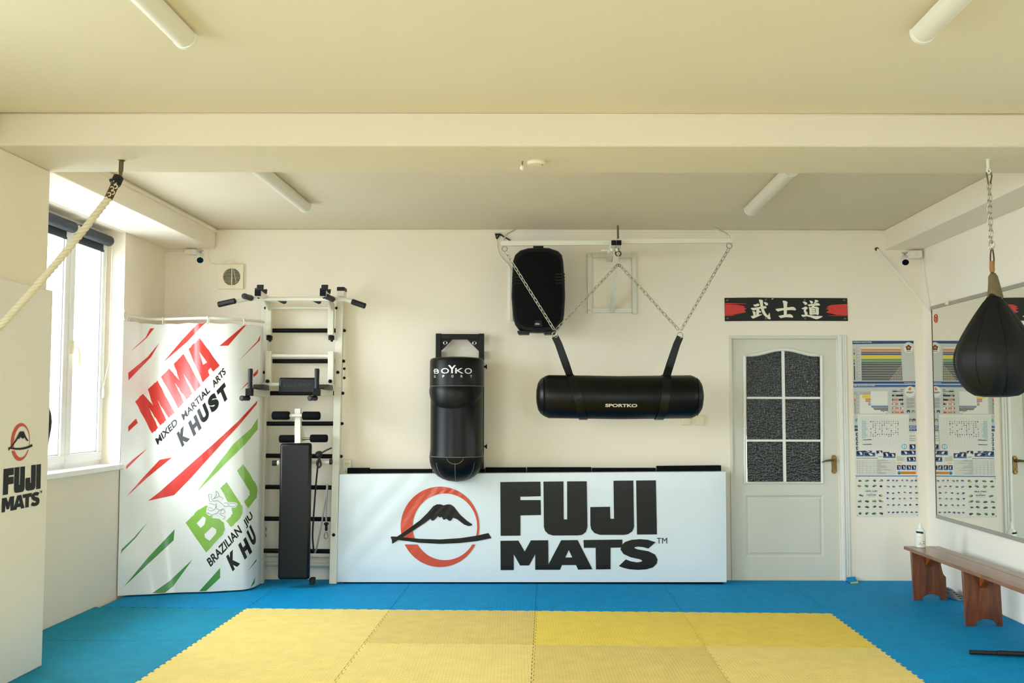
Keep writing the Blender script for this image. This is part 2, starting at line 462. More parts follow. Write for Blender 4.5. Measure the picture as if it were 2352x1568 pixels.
for k in (1, 2):
    window('window_%d' % (k + 1), WINS[k][0], WINS[k][1], ((WINS[k][0] + WINS[k][1]) / 2,), NF, ZS + .035, ZH)
# unseen window added behind the camera as fill for the back wall
r = bpy.data.objects.new('window_4', None); COL.objects.link(r); r.location = (1.6, YF, FWN[2]); struct(r)
f = MB()
for (a, c, p, q) in ((FWN[0], FWN[1], FWN[2], FWN[2] + .08), (FWN[0], FWN[1], FWN[3] - .08, FWN[3]), (FWN[0], FWN[0] + .08, FWN[2], FWN[3]), (FWN[1] - .08, FWN[1], FWN[2], FWN[3]), (1.56, 1.64, FWN[2], FWN[3])):
    f.box2((a, YF - .18, p), (c, YF - .1, q))
f.build('window_frame', M['pvc'], r, bevel=.004)
g = MB(); g.box2((FWN[0] + .07, YF - .145, FWN[2] + .07), (FWN[1] - .07, YF - .135, FWN[3] - .07)); g.build('pane', M['glass'], r, smooth=False)
# roller blinds over the two visible sashes
for (s0, s1, lab, chain) in ((1.45, 2.05, 'dark rolled-up roller blind over the nearer window sash, beside the white pillar', False),
                             (.87, 1.355, 'dark rolled-up roller blind over the far window sash, with a white pull chain', True)):
    zc = ZH - .075; nc = NF + .047
    root = thing('roller_blind', lab, 'roller blind', LW(nc, (s0 + s1) / 2, zc), 'roller blinds on the window')
    MB().cyl(LW(nc, s0, zc), LW(nc, s1, zc), .038, n=20).build('blind_roll', M['blind'], root)
    t = MB(); lbox(t, nc - .038, nc - .03, s0 + .02, s1 - .02, zc - .075, zc); lbox(t, nc - .04, nc - .026, s0 + .02, s1 - .02, zc - .085, zc - .07)
    t.build('blind_hem', M['blind'], root)
    k = MB(); lbox(k, nc - .057, nc + .01, s0 - .012, s0 - .002, zc - .03, zc + .03); k.build('bracket', M['white_plastic'], root); k = MB(); lbox(k, nc - .057, nc + .01, s1 + .002, s1 + .012, zc - .03, zc + .03)
    k.build('bracket', M['white_plastic'], root)
    if chain:
        zb = onP(238, 890, LW(nc, 0, 0), NR).z
        c = MB(); c.tube([LW(nc - .02, s0 - .006, zc - .03), LW(nc - .02, s0 - .006, zb)], .0022, 6); c.tube([LW(nc + .02, s0 - .006, zc - .03), LW(nc + .02, s0 - .006, zb + .2), LW(nc - .018, s0 - .006, zb)], .0022, 6)
        pc = c.build('pull_chain', M['white_plastic'], root)
        MB().lathe(LW(nc - .019, s0 - .006, zb - .075), [(.006, 0), (.012, .012), (.013, .05), (.005, .08)], n=12).build('chain_weight', M['white_plastic'], pc)

# ------------------------------------------------------------------ interlocking floor mats
def edge(p, q, amp, n=12, flip=1):
    """jigsaw edge from p to q (2d tile coords), without the end point"""
    p, q = V((p[0], p[1])), V((q[0], q[1])); d = q - p; L = d.length; d /= L; nn = V((-d.y, d.x)) * amp * flip
    out = [p]; k = max(2, round(L * n)); st = L / k
    for i in range(k):
        a = i * st
        out += [p + d * (a + st * .20) , p + d * (a + st * .16) + nn, p + d * (a + st * .54) + nn, p + d * (a + st * .50)]
    return out
TZ = .02
def tile(i0, i1, j0, j1, m, lab, cat_group, wav=(1, 1, 1, 1), back=None):
    # wav: which of the sides back, right, front, left interlock
    A = .012
    c = [(i0, j0), (i1, j0), (i1, j1), (i0, j1)]
    if back: c[0] = (i0, back[0]); c[1] = (i1, back[1])
    out = []
    for k in range(4):
        p, q = c[k], c[(k + 1) % 4]
        if wav[k]:
            # always generate along increasing coordinate so that neighbours match
            if k in (0, 1): e = edge(p, q, A, flip=1 if k == 0 else -1)
            else:
                e = edge(q, p, A, flip=1 if k == 2 else -1); e = [V(q)] + e[1:]; e = [V((p[0], p[1]))] + e[:0:-1]
            out += e
        else: out.append(V((p[0], p[1])))
    cx, cy = (i0 + i1) / 2, (j0 + j1) / 2
    sx, sy = 1 - .0036 / (i1 - i0), 1 - .0036 / (j1 - j0)
    pts = [(cx + (p.x - cx) * sx, cy + (p.y - cy) * sy) for p in out]
    b = MB(); vs, tr = tri2d([pts])
    n = len(pts)
    b.add([mp(p[0], p[1], 0) for p in vs], tr)
    b.add([mp(p[0], p[1], 0) for p in pts] + [mp(p[0], p[1], -TZ) for p in pts], [(k, (k + 1) % n, n + (k + 1) % n, n + k) for k in range(n)])
    b.add([mp(p[0], p[1], -TZ) for p in vs], [t[::-1] for t in tr])
    o = b.build('floor_mat', m, None, smooth=False, origin=mp(cx, cy, -TZ))
    return tag(o, lab, 'floor mat', cat_group)
YL = ['pale yellow interlocking floor mat in the back row, corner tile nearest the printed curtain',
      'worn yellow floor mat in the back row, second tile from the curtain side',
      'golden yellow floor mat in the back row, third tile from the curtain side',
      'golden yellow floor mat in the back row, corner tile nearest the wooden bench',
      'pale yellow floor mat in the front row, first tile on the pillar side',
      'bright yellow floor mat in the front row, second tile from the pillar side',
      'dull worn yellow floor mat in the front row, third tile from the pillar side',
      'bright yellow floor mat in the front row, last tile on the bench side']
ym = ['yel_a', 'yel_c', 'yel_b', 'yel_b', 'yel_a', 'yel_a', 'yel_c', 'yel_a']
for r_ in range(2):
    for i in range(4):
        tile(i, i + 1, r_, r_ + 1, M[ym[r_ * 4 + i]], YL[r_ * 4 + i], 'yellow floor mats', wav=(1, 1, int(r_ == 0), 1))
def backj(i): return -((YW - .006 - (MAO.y + MI_.y * i)) / -MJ_.y)
BL = {-1: 'blue floor mat in the back corner under the printed curtain', 0: 'blue floor mat along the back wall under the wall bars',
      1: 'blue floor mat along the back wall in front of the red ring emblem', 2: 'blue floor mat along the back wall in front of the black lettering',
      3: 'blue floor mat along the back wall at the foot of the door', 4: 'blue floor mat in the back corner at the far end of the bench'}
for i in range(-1, 5):
    a, c = (i, i + 1)
    if i == -1: a = -1.02
    if i == 4: c = 5.175
    tile(a, c, -1, 0, M['blu_b'], BL[i], 'blue floor mats', wav=(0, int(i < 4), 1, int(i > -1)), back=(backj(a), backj(c)))
for r_ in range(2):
    tile(-1.06, 0, r_, r_ + 1, M['blu_a'], ['blue floor mat beside the window wall, next to the printed curtain', 'light blue floor mat at the foot of the white pillar'][r_], 'blue floor mats', wav=(1, 1, int(r_ == 0), 0))
    tile(4, 5.15, r_, r_ + 1, M['blu_b'], ['blue floor mat under the middle of the wooden bench', 'blue floor mat with the black stick lying on it'][r_], 'blue floor mats', wav=(1, 0, int(r_ == 0), 1))

# ------------------------------------------------------------------ door
dr = bpy.data.objects.new('door_1', None); COL.objects.link(dr); dr.location = V(((DX0 + DX1) / 2, YW, 0)); struct(dr)
dr['label'] = 'pale grey door with a six-pane arched dark glass window'
YD = YW + .028                        # face of the leaf
LX0, LX1, LZ = onY(1681, 1000, YD).x, onY(1925, 1000, YD).x, onY(1800, 779, YD).z
def dp(u, v, dy=0): return onY(u, v, YD + dy)
# leaf with the glazed opening cut out
arch = []
for k in range(25):
    u = 1714 + (1884 - 1714) * k / 24; t = (u - 1799) / 85
    arch.append((u, 806 + 13 * (0.5 - .5 * math.cos(PI * min(1, abs(t) * 1.12)))))
hole = arch + [(1886, 1106), (1715, 1106)]
leafo = [(1681, 779), (1925, 779), (1928.5, 1337), (1683, 1337)]
def xz(u, v): p = dp(u, v); return (p.x, p.z)
out2 = [(LX0, LZ), (LX1, LZ), (LX1, -.02), (LX0, -.02)]; hole2 = [xz(*p) for p in hole]
pan2 = [xz(1723, 1146), xz(1882, 1146), xz(1884, 1268), xz(1724, 1268)]
pan1 = [xz(1713, 1137), xz(1891, 1137), xz(1892, 1279), xz(1714, 1279)]
b = MB(); vs, tr = tri2d([out2, hole2, pan1])
b.add([V((p[0], YD, p[1])) for p in vs], tr)
b.add([V((p[0], YD, p[1])) for p in hole2] + [V((p[0], YD + .04, p[1])) for p in hole2], [(k, (k + 1) % len(hole2), len(hole2) + (k + 1) % len(hole2), len(hole2) + k) for k in range(len(hole2))])
mid = [((a[0] * .5 + c[0] * .5), (a[1] * .5 + c[1] * .5)) for a, c in zip(pan1, pan2)]
b.loft([[V((p[0], YD, p[1])) for p in pan1], [V((p[0], YD + .012, p[1])) for p in mid], [V((p[0], YD + .004, p[1])) for p in pan2]], caps=False)
b.poly([V((p[0], YD + .004, p[1])) for p in pan2])
b.add([V((p[0], YD + .041, p[1])) for p in vs], tr)
leaf = b.build('door_leaf', M['door'], dr, smooth=True, angle=20, fix=False)
# raised moulding round the glass
mo = []
ins = [(1717, 0), (1799, 0), (1882, 0)]
outer = [(1708, 815), (1708, 1112), (1890, 1112), (1888, 815)]
path = [dp(1711, 1109, -.006), dp(1710.5, 817, -.006)]
for u, v in arch[2:-2]: path.append(dp(1799 + (u - 1799) * 1.025, v - 4.0, -.006))
path += [dp(1886.5, 817, -.006), dp(1888.5, 1109, -.006)]
m = MB(); m.tube(path, .013, 8, closed=True); m.build('glass_moulding', M['trim'], dr)
m = MB()
m.box2((dp(1796.5, 900).x, YD - .006, hole2[-1][1]), (dp(1803, 900).x, YD + .02, dp(1799, 804).z))
for v in (913.5, 1011.5): m.box2((hole2[0][0], YD - .004, dp(1800, v + 2.6).z), (dp(1885, v).x, YD + .018, dp(1800, v - 2.6).z))
m.build('muntin', M['trim'], dr, bevel=.003)
# six panes
xc = [hole2[0][0] - .002, dp(1799.7, 900).x, dp(1886, 900).x + .002]
zr = [dp(1800, 800).z, dp(1800, 913.5).z, dp(1800, 1011.5).z, hole2[-1][1] - .002]
for a in range(3):
    for c in range(2):
        g = MB()
        if a == 0:
            top = [p for p in hole2[:25] if xc[c] - .004 <= p[0] <= xc[c + 1] + .004]
            pts = [(top[0][0] - .004, zr[1])] + [(p[0], p[1] + .004) for p in top] + [(xc[c + 1], top[-1][1]), (xc[c + 1], zr[1])]
            g.prism([V((p[0], YD + .012, p[1])) for p in pts], (0, .006, 0))
        else: g.box2((xc[c], YD + .012, zr[a + 1]), (xc[c + 1], YD + .018, zr[a]))
        g.build('pane', M['glass_dark'], dr, smooth=False)
# handle
hx = dp(1915, 1065)
b = MB(); b.box2((dp(1909.5, 1050).x, YD - .008, dp(1915, 1083).z), (dp(1921, 1050).x, YD + .001, dp(1915, 1049).z))
b.cyl(dp(1915.2, 1050, -.008), dp(1915.2, 1050, 0), .0195, n=20); b.cyl(dp(1915.2, 1082, -.008), dp(1915.2, 1082, 0), .0195, n=20)
hp = b.build('handle_plate', M['brass'], dr, bevel=.002)
b = MB(); b.cyl(dp(1915, 1056, -.008), dp(1915, 1056, -.045), .013, .011, n=14)
b.tube([dp(1915, 1056, -.042), dp(1908, 1056.5, -.048), dp(1899, 1057.5, -.05), dp(1892, 1059.5, -.05), dp(1888.5, 1062, -.046)], .008, 10, rs=[.011, .009, .0075, .006, .005])
b.build('lever', M['brass'], hp)
MB().cyl(dp(1915, 1075, -.013), dp(1915, 1075, -.006), .007, n=12).build('keyhole', M['dark_steel'], hp)
# frame and moulded architrave
b = MB()
b.box2((DX0 - .002, YW - .012, -.0), (LX0 - .001, YW + .09, LZ + .001)); b.box2((LX1 + .001, YW - .012, 0), (DX1 + .002, YW + .09, LZ + .001)); b.box2((DX0 - .002, YW - .012, LZ + .002), (DX1 + .002, YW + .09, DZ + .002))
b.build('door_frame', M['door'], dr, bevel=.003)
b = MB()
x0, x1 = onY(1927, 1000, YW).x, onY(1947, 1000, YW).x
b.box2((x0, YW - .018, 0), (x1, YW, DZ + .01)); b.box2((x0 + .008, YW - .030, 0), (x0 + .028, YW - .01, DZ + .002)); b.box2((x0 + .036, YW - .025, 0), (x0 + .05, YW - .01, DZ + .006))
b.build('architrave', M['trim'], dr, bevel=.004)
# ------------------------------------------------------------------ printed logo shared by the padding and the pillar pad
def c3(x, y): return (760 + x / 4.9, 1040 + y / 4.9)
def c4(x, y): return (1120 + x / 4.055, 1040 + y / 4.055)
def ring_prints():
    N = 180; th = [2 * PI * k / N for k in range(N)]
    out = [(1228 + 443 * math.cos(t), 830 + 452 * math.sin(t)) for t in th]; inn = [(1283 + 363 * math.cos(t), 830 + 375 * math.sin(t)) for t in th]
    roll = lambda L, k: L[k:] + L[:k]
    o_up = [p for p in roll(out, N // 4) if p[1] < 955]; i_up = [p for p in roll(inn, N // 4) if p[1] < 962]
    o_dn = [p for p in roll(out, 3 * N // 4) if p[1] > 1016]; i_dn = [p for p in roll(inn, 3 * N // 4) if p[1] > 1024]
    return [[c3(*p) for p in o_up + i_up[::-1]], [c3(*p) for p in o_dn + i_dn[::-1]]]
P_MOUNT = [(690, 1022), (685, 975), (672, 950), (680, 938), (745, 940), (800, 905), (1000, 760), (1090, 670), (1150, 600), (1190, 578), (1230, 577), (1270, 588), (1310, 578), (1350, 580), (1385, 605), (1450, 690), (1540, 770), (1590, 800), (1585, 815), (1550, 823), (1500, 805), (1420, 745), (1375, 728), (1350, 760), (1330, 763), (1300, 738), (1270, 753), (1245, 718), (1225, 727), (1205, 710), (1165, 755), (1140, 763), (1118, 740), (1060, 785), (820, 943), (760, 978)]
P_SWORD = [(752, 944), (900, 955), (1000, 965), (1230, 972), (1450, 958), (1640, 930), (1772, 900), (1808, 957), (1650, 990), (1450, 1013), (1230, 1022), (1000, 1010), (870, 992), (752, 978)]
P_LET = {
 'F': [[(118, 270), (492, 266), (494, 403), (305, 407), (305, 438), (494, 438), (496, 577), (305, 581), (305, 769), (121, 771)]],
 'U': [[(520, 266), (706, 264), (709, 617), (741, 618), (740, 264), (923, 263), (930, 690), (915, 735), (880, 762), (840, 767), (610, 768), (565, 755), (535, 725), (524, 685)]],
 'J': [[(1172, 258), (1357, 256), (1364, 690), (1348, 728), (1310, 755), (1270, 762), (1045, 762), (995, 745), (965, 710), (957, 675), (956, 503), (1140, 500), (1143, 612), (1177, 612)]],
 'I': [[(1383, 256), (1567, 254), (1577, 758), (1391, 759)]],
 'M': [[(119, 817), (286, 815), (345, 917), (403, 813), (564, 812), (566.5, 1037), (566.5, 1087), (443, 1087), (443, 943), (386, 1047), (302, 1047), (243, 943), (243, 1089), (121, 1090)]],
 'A': [[(567, 1036), (685, 812), (838, 810), (976, 1082), (843, 1086), (823, 1043), (692, 1043), (674, 1087), (567, 1087)], [(755, 903), (788, 972), (724, 972)]],
 'T': [[(892, 810), (1255, 806), (1255, 845), (1240, 880), (1145, 882), (1145, 1082), (1009, 1084), (1006, 882), (896, 883)]],
 'S': [[(1565, 830), (1497, 890), (1450, 877), (1400, 872), (1370, 877), (1368, 886), (1400, 897), (1500, 915), (1560, 945), (1583, 990), (1575, 1030), (1540, 1065), (1480, 1083), (1400, 1088), (1320, 1082), (1260, 1068), (1222, 1052), (1287, 990), (1330, 1007), (1390, 1018), (1430, 1012), (1440, 1002), (1420, 990), (1330, 970), (1265, 940), (1238, 900), (1245, 860), (1280, 828), (1340, 808), (1420, 802), (1490, 807)]]}
def logo(parent, fn_ring, fn_up, fn_dn, cell=None):
    m = MB(); decal(m, ring_prints(), fn_ring); m.build('ring_emblem', M['ring_red'], parent, smooth=False)
    m = MB(); decal(m, [[c3(*p) for p in P_MOUNT], [c3(*p) for p in P_SWORD]], lambda u, v: fn_ring(u, v, 1)); m.build('mountain_emblem', M['ink'], parent, smooth=False)
    m = MB()
    for k in 'FUJI': decal(m, [[[c4(*p) for p in o] for o in P_LET[k]]], fn_up)
    for k in 'MATS': decal(m, [[[c4(*p) for p in o] for o in P_LET[k]]], fn_dn)
    o = c4(1575, 843); e = c4(1672, 790); lettering(m, 'TM', o, (e[0] - o[0], 0), (0, e[1] - o[1]), fn_dn)
    m.build('lettering', M['ink'], parent, smooth=False)

# white printed padding along the back wall ---------------------------------------------------
YB = 8.165
rt = thing('wall_padding', 'long white vinyl padding block with a red ring emblem along the back wall', 'wall padding', (onY(1220, 1340, YB).x, YB, 0))
A_ = [onY(780, 1089, YB), onY(1667, 1083, YB), onY(1669, 1336.5, YB), onY(773, 1336.5, YB)]
b = MB(); n = 96; mrows = 28
grid = []
def padz(t, w):
    p = (A_[0] * (1 - t) + A_[1] * t) * (1 - w) + (A_[3] * (1 - t) + A_[2] * t) * w
    return p
rows = []
for j in range(mrows + 1):
    row = []
    for i in range(n + 1):
        t, w = i / n, j / mrows; p = padz(t, w)
        ed = min(t * 3.2, (1 - t) * 3.2, w * .9, (1 - w) * .9)
        dy = -.010 * min(1, ed / .12)
        # creases pulled down from where the round bag presses against the pad
        du = (p.x - padz(.297, 0).x) + w * .55; cr = math.exp(-(du / .25) ** 2) * math.exp(-w * 2.2)
        dy += -.004 * cr * math.sin(du * 85) - .004 * math.exp(-((p.x - padz(.2, 0).x + w * .75) / .3) ** 2) * math.sin(p.x * 26 + w * 21)
        row.append(p + V((0, dy, 0)))
    rows.append(row)
b.loft(rows, caps=False, closed=False)
back = .10
per = [rows[0][i] for i in range(n + 1)] + [rows[j][n] for j in range(1, mrows + 1)] + [rows[mrows][i] for i in range(n - 1, -1, -1)] + [rows[j][0] for j in range(mrows - 1, 0, -1)]
bk = [V((p.x, YB + back, p.z)) for p in per]
b.loft([per, bk], caps=False); b.poly(bk)
pad = b.build('padding_cover', M['vinyl'], rt, angle=50)
bvh_pad = BVHTree.FromPolygons([tuple(p) for p in b.v], b.f)
def fn_pad(u, v, k=0):
    d = ray(u, v).normalized(); h = bvh_pad.ray_cast(CAM, d)
    p = h[0] if h[0] is not None else onY(u, v, YB - .01)
    return p - d * (.0036 + .0009 * k)
def logo_pad():
    m = MB(); decal(m, ring_prints(), fn_pad, cell=4); m.build('ring_emblem', M['ring_red'], rt, smooth=False)
    m = MB(); decal(m, [[c3(*p) for p in P_MOUNT], [c3(*p) for p in P_SWORD]], lambda u, v: fn_pad(u, v, 1), cell=4); m.build('mountain_emblem', M['ink'], rt, smooth=False)
    m = MB()
    for k in 'FUJIMATS': decal(m, [[[c4(*p) for p in o] for o in P_LET[k]]], fn_pad, cell=9)
    o = c4(1575, 843); e = c4(1672, 790); lettering(m, 'TM', o, (e[0] - o[0], 0), (0, e[1] - o[1]), fn_pad, bold=0)
    m.build('lettering', M['ink'], rt, smooth=False)
logo_pad()
b = MB(); b.box2((A_[3].x + .05, YB + .03, 0), (A_[2].x - .02, YB + .10, A_[3].z + .004)); b.build('shadow_base_strip', M['foam'], rt, smooth=False)  # black strip paints the shadow gap under the padding, besides black foam there

# black foam panels standing behind it
seg = [(797, 849, 1074.5), (849, 993, 1077), (994, 1114, 1077), (1114.5, 1209, 1073.5), (1210, 1359, 1073), (1360, 1507, 1074.5), (1508.5, 1657, 1070)]
LB = ['narrow black foam panel behind the white padding, nearest the wall bars', 'black foam panel behind the white padding, left of the bulbous wall bag', 'black foam panel standing directly behind the bulbous wall bag',
      'black foam panel just right of the bulbous wall bag', 'black foam panel behind the white padding, below the black loudspeaker', 'black foam panel behind the padding, under the middle of the horizontal bag', 'black foam panel sticking up highest, nearest the door']
for k, (u0, u1, v) in enumerate(seg):
    y = 8.272; a, c = onY(u0, v, y), onY(u1, v - (1.5 if k == 6 else 0), y); g = .0015
    m = MB(); m.prism([V((a.x + g, y, 0)), V((c.x - g, y, 0)), V((c.x - g, y, c.z)), V((a.x + g, y, a.z))], (0, .045, 0))
    tag(m.build('foam_panel', M['foam'], None, bevel=.004, origin=((a.x + c.x) / 2, y + .02, 0)), LB[k], 'foam panel', 'black foam panels behind the padding')

# white printed pad wrapped round the pillar ---------------------------------------------------
PX, PY1, PY0 = -2.536, 5.60, 4.985
zt = onP(112, 665, (PX, 5.6, 0), NR).z
rt = thing('pillar_pad', 'tall white vinyl pad with emblem and black lettering wrapped round the pillar', 'pillar pad', (PX - .2, 5.3, 0))
b = MB(); bx = lambda y: PX + K * (y - PY1)
q = [V((bx(PY0), PY0, 0)), V((bx(PY1), PY1, 0)), V((PX - .33, PY1, 0)), V((PX - .33, PY1 - .019, 0)), V((bx(PY1) - .019, PY1 - .019, 0)), V((bx(PY0) - .019, PY0 + .019, 0)), V((PX - .45, PY0 + .019, 0)), V((PX - .45, PY0, 0))]
b.prism(q, (0, 0, zt)); b.build('pad_cover', M['pad_vinyl'], rt, bevel=.004)
PD = V((K, 1, 0)).normalized(); PN = V((PD.y, -PD.x, 0))
def pp(y, z, o=.002): return V((bx(y), y, z)) + PN * o
def pad_map(uc, vc, au, av, sc):
    """map logo pixels (uc,vc)->(photo pixel au,av) on the pillar pad with scale sc (m per logo px)"""
    p = onP(au, av, (PX, PY1, 0), PN)
    return lambda u, v, k=0: pp(p.y + (u - uc) * sc, p.z - (v - vc) * sc, .002 + .0008 * k)
s = (44 * 5.25 / F) / 92 * .985
r0 = c3(1228, 830)
fr = pad_map(r0[0], r0[1], 46.5, 1014.5, s)
f0 = c4(1577, 758); fu = pad_map(f0[0], f0[1], 92.3, 1121.5, s)
s0 = c4(1583, 1088); fd = pad_map(s0[0], s0[1], 90, 1160, s)
logo(rt, fr, fu, fd)

# ------------------------------------------------------------------ printed curtain on its rail
ZR = 2.065
def top_pt(u, v): return onZ(u, v, ZR)
rail_px = [(290, 723.5), (312, 729), (336, 732.5), (375, 732.8), (432, 731.2), (478, 730.5), (535, 732.6), (581, 736.0), (594, 737.2)]
rail = [top_pt(u, v) for u, v in rail_px]
rail[0] = V((LW(0, 0, 0).x - K * .78 + .006, rail[0].y, ZR))
rail[1].x = max(rail[1].x, rail[0].x + .03)
e = rail[-1]
rail += [V((e.x + .012, e.y + .018, ZR)), V((e.x + .014, e.y + .05, ZR)), V((e.x + .014, e.y + .10, ZR))]
def spline(pts, n):
    out = []
    for i in range(len(pts) - 1):
        p0, p1, p2, p3 = pts[max(i - 1, 0)], pts[i], pts[i + 1], pts[min(i + 2, len(pts) - 1)]
        for k in range(n):
            t = k / n
            out.append(.5 * ((2 * p1) + (p2 - p0) * t + (2 * p0 - 5 * p1 + 4 * p2 - p3) * t * t + (3 * p1 - p0 - 3 * p2 + p3) * t ** 3))
    return out + [pts[-1]]
rs = spline(rail, 6)
rt = thing('curtain_rail', 'thin white curved curtain rail running from the window wall across the corner', 'curtain rail', rail[0])
MB().tube(rs, .011, 10).build('rail_tube', M['white_metal'], rt)
b = MB(); b.cyl(rail[0], rail[0] + V((.012, 0, 0)), .035, n=20); b.build('rail_flange', M['white_metal'], rt)
bot_px = [(262.5, 1368), (310, 1366), (352, 1364), (398, 1361), (467, 1358.6), (520, 1356.5), (560, 1353.5), (577, 1350), (587, 1346)]
bots = [onZ(u, v, .012) for u, v in bot_px]
bots[0].x = max(bots[0].x, LW(0, YW - bots[0].y, 0).x + .01)
def resample(pts, n):
    L = [0]
    for a, c in zip(pts, pts[1:]): L.append(L[-1] + (c - a).length)
    out = []; j = 0
    for i in range(n + 1):
        t = L[-1] * i / n
        while j < len(L) - 2 and L[j + 1] < t: j += 1
        f = (t - L[j]) / max(1e-9, L[j + 1] - L[j]); out.append(pts[j].lerp(pts[j + 1], f))
    return out
tops = [p for p in spline(rail, 6)]
bots = bots + [V((bots[-1].x + .008, bots[-1].y + .10, .012))]
NA, NW = 90, 60
T_, B_ = resample(tops, NA), resample(spline(bots, 6), NA)
rows = []
for j in range(NW + 1):
    w = j / NW; row = []
    for i in range(NA + 1):
        a = i / NA; p = T_[i].lerp(B_[i], w); p.z = (ZR - .035 - .006 * math.sin(a * PI * 8) ** 2) * (1 - w) + .012 * w
        amp = .013 * math.sin(PI * min(1, a * 1.15)) * (1 - .55 * w)
        fold = math.exp(-((a - .56) / .05) ** 2) * 1.25 - .9 * math.exp(-((a - .67) / .05) ** 2) + .8 * math.exp(-((a - .2) / .06) ** 2) - .7 * math.exp(-((a - .36) / .09) ** 2) + .5 * math.exp(-((a - .80) / .04) ** 2)
        p.y -= amp * fold * 1.3
        p.y -= .005 * math.sin(w * 23 + a * 5) * math.exp(-((a - .12) / .12) ** 2) * (1 if w > .3 else 0)
        row.append(p)
    rows.append(row)
ct = thing('printed_curtain', 'white vinyl curtain with red and green slanted stripes hanging from the curved rail', 'curtain', (rail[3].x, rail[3].y, .012))
b = MB(); b.loft(rows, caps=False, closed=False); bvh_src = (list(b.v), [list(f) for f in b.f])
bk = [[p + V((0, .0018, 0)) for p in r] for r in rows]; b.loft(bk, caps=False, closed=False)
rim = lambda R: R[0] + [r[-1] for r in R[1:]] + R[-1][-2::-1] + [r[0] for r in R[-2:0:-1]]
b.loft([rim(rows), rim(bk)], caps=False); cover = b.build('curtain_sheet', M['curtain'], ct, angle=60, fix=False)
bvh_c = BVHTree.FromPolygons([tuple(p) for p in bvh_src[0]], bvh_src[1])
def fn_c(u, v, k=0):
    d = ray(u, v).normalized(); h = bvh_c.ray_cast(CAM, d); n = 0
    while h[0] is None and n < 300:
        n += 1; u += (450 - u) * .004; v += (1050 - v) * .004; d = ray(u, v).normalized(); h = bvh_c.ray_cast(CAM, d)
    nn = h[1] if h[1].dot(d) < 0 else -h[1]
    return h[0] + nn * (.0009 + .0005 * k)
def c6(x, y): return (260 + x / 4.356, 700 + y / 4.356)
def c7(x, y): return (260 + x / 4.356, 1020 + y / 4.356)
def rough(poly, amp, n=5):
    out = []
    for a, c in zip(poly, poly[1:] + poly[:1]):
        out.append(a); L = math.dist(a, c)
        if L < 6 * amp: continue
        for k in range(1, n):
            t = k / n + random.uniform(-.06, .06)
            out.append((a[0] + (c[0] - a[0]) * t + random.uniform(-amp, amp), a[1] + (c[1] - a[1]) * t + random.uniform(-amp, amp)))
    return out
def quadmap(bl, br, tl): return lambda p: (bl[0] + p[0] * (br[0] - bl[0]) + p[1] * (tl[0] - bl[0]), bl[1] + p[0] * (br[1] - bl[1]) + p[1] * (tl[1] - bl[1]))
UM = [(0, 0), (0, 1), (.36, 1), (.47, .56), (.57, 1), (1, 1), (1, 0), (.74, 0), (.69, .59), (.63, 0), (.37, 0), (.31, .59), (.26, 0)]
UA = [(0, 0), (0, 1), (.64, 1), (1, 0), (.63, 0), (.58, .14), (.44, .14), (.4, 0)]
m = MB()
for bl, br, tl, P, Hh in (((390, 1285), (615, 1075), (217, 965), UM, []), ((650, 1035), (875, 805), (480, 720), UM, []), ((895, 775), (1065, 605), (755, 440), UA, [[(.39, .73), (.32, .36), (.53, .33)]])):
    q = quadmap(bl, br, tl)
    decal(m, [[[c6(*p) for p in rough([q(p) for p in P], 4, 6)]] + [[c6(*q(p)) for p in h] for h in Hh]], fn_c, cell=5)
m.build('red_lettering', M['red'], ct)
m = MB()
reds6 = [[(168, 468), (325, 325), (370, 235), (412, 232), (335, 330), (235, 415)], [(150, 680), (345, 520), (465, 375), (380, 520), (152, 755)], [(500, 575), (690, 350), (875, 155), (945, 152), (740, 370)], [(1062, 410), (1320, 195), (1355, 165), (1335, 195), (1150, 408)],
         [(1250, 565), (1440, 365), (1472, 300), (1466, 355)], [(1400, 695), (1450, 640), (1446, 685), (1403, 725)], [(1262, 865), (1365, 752), (1362, 772)], [(150, 1215), (228, 1135), (245, 1180), (150, 1268)]]
reds7 = [[(345, 567), (460, 480), (880, 105), (1000, 0), (1250, -230), (1443, -439), (1435, -400), (1250, -180), (1080, 0), (780, 335), (610, 508)], [(130, 215), (200, 150), (345, 37), (230, 150), (130, 250)], [(130, 526), (300, 330), (465, 155), (592, 130), (350, 325)]]
for r in [[c6(*p) for p in r] for r in reds6] + [[c7(*p) for p in r] for r in reds7]:
    m = MB(); decal(m, [r], fn_c, cell=5); m.build('red_stripe', M['red'], ct)
m = MB()
greens = [[(835, 478), (1000, 260), (1200, 0), (1380, -160), (1446, -260), (1446, -150), (1320, 0), (1090, 225)]]
decal(m, [[c7(*p) for p in r] for r in greens], fn_c, cell=6); m.build('lime_stripe', M['lime'], ct)
m = MB()
greens = [[(76, 1100), (84, 1050), (210, 930), (350, 770), (230, 930), (92, 1070)], [(104, 1428), (350, 1130), (615, 850), (605, 960), (330, 1215)], [(385, 1492), (560, 1370), (795, 1150), (600, 1420), (515, 1487)], [(860, 1470), (1070, 1235), (1070, 1335), (930, 1467)], [(1368, 1440), (1420, 1330), (1412, 1390)], [(1345, 1270), (1433, 1145), (1433, 1168)]]
for r in greens:
    m = MB(); decal(m, [[c7(*p) for p in r]], fn_c, cell=5); m.build('green_stripe', M['dkgreen'], ct)
m = MB()
PB = [(725, 785), (790, 720), (850, 655), (930, 612), (985, 640), (1000, 690), (990, 740), (1060, 745), (1110, 790), (1120, 850), (1095, 905), (930, 1083)]
PBh = [[(835, 790), (900, 720), (928, 740), (915, 800), (875, 838)], [(912, 900), (990, 825), (1030, 850), (1030, 890), (965, 965), (920, 935)]]
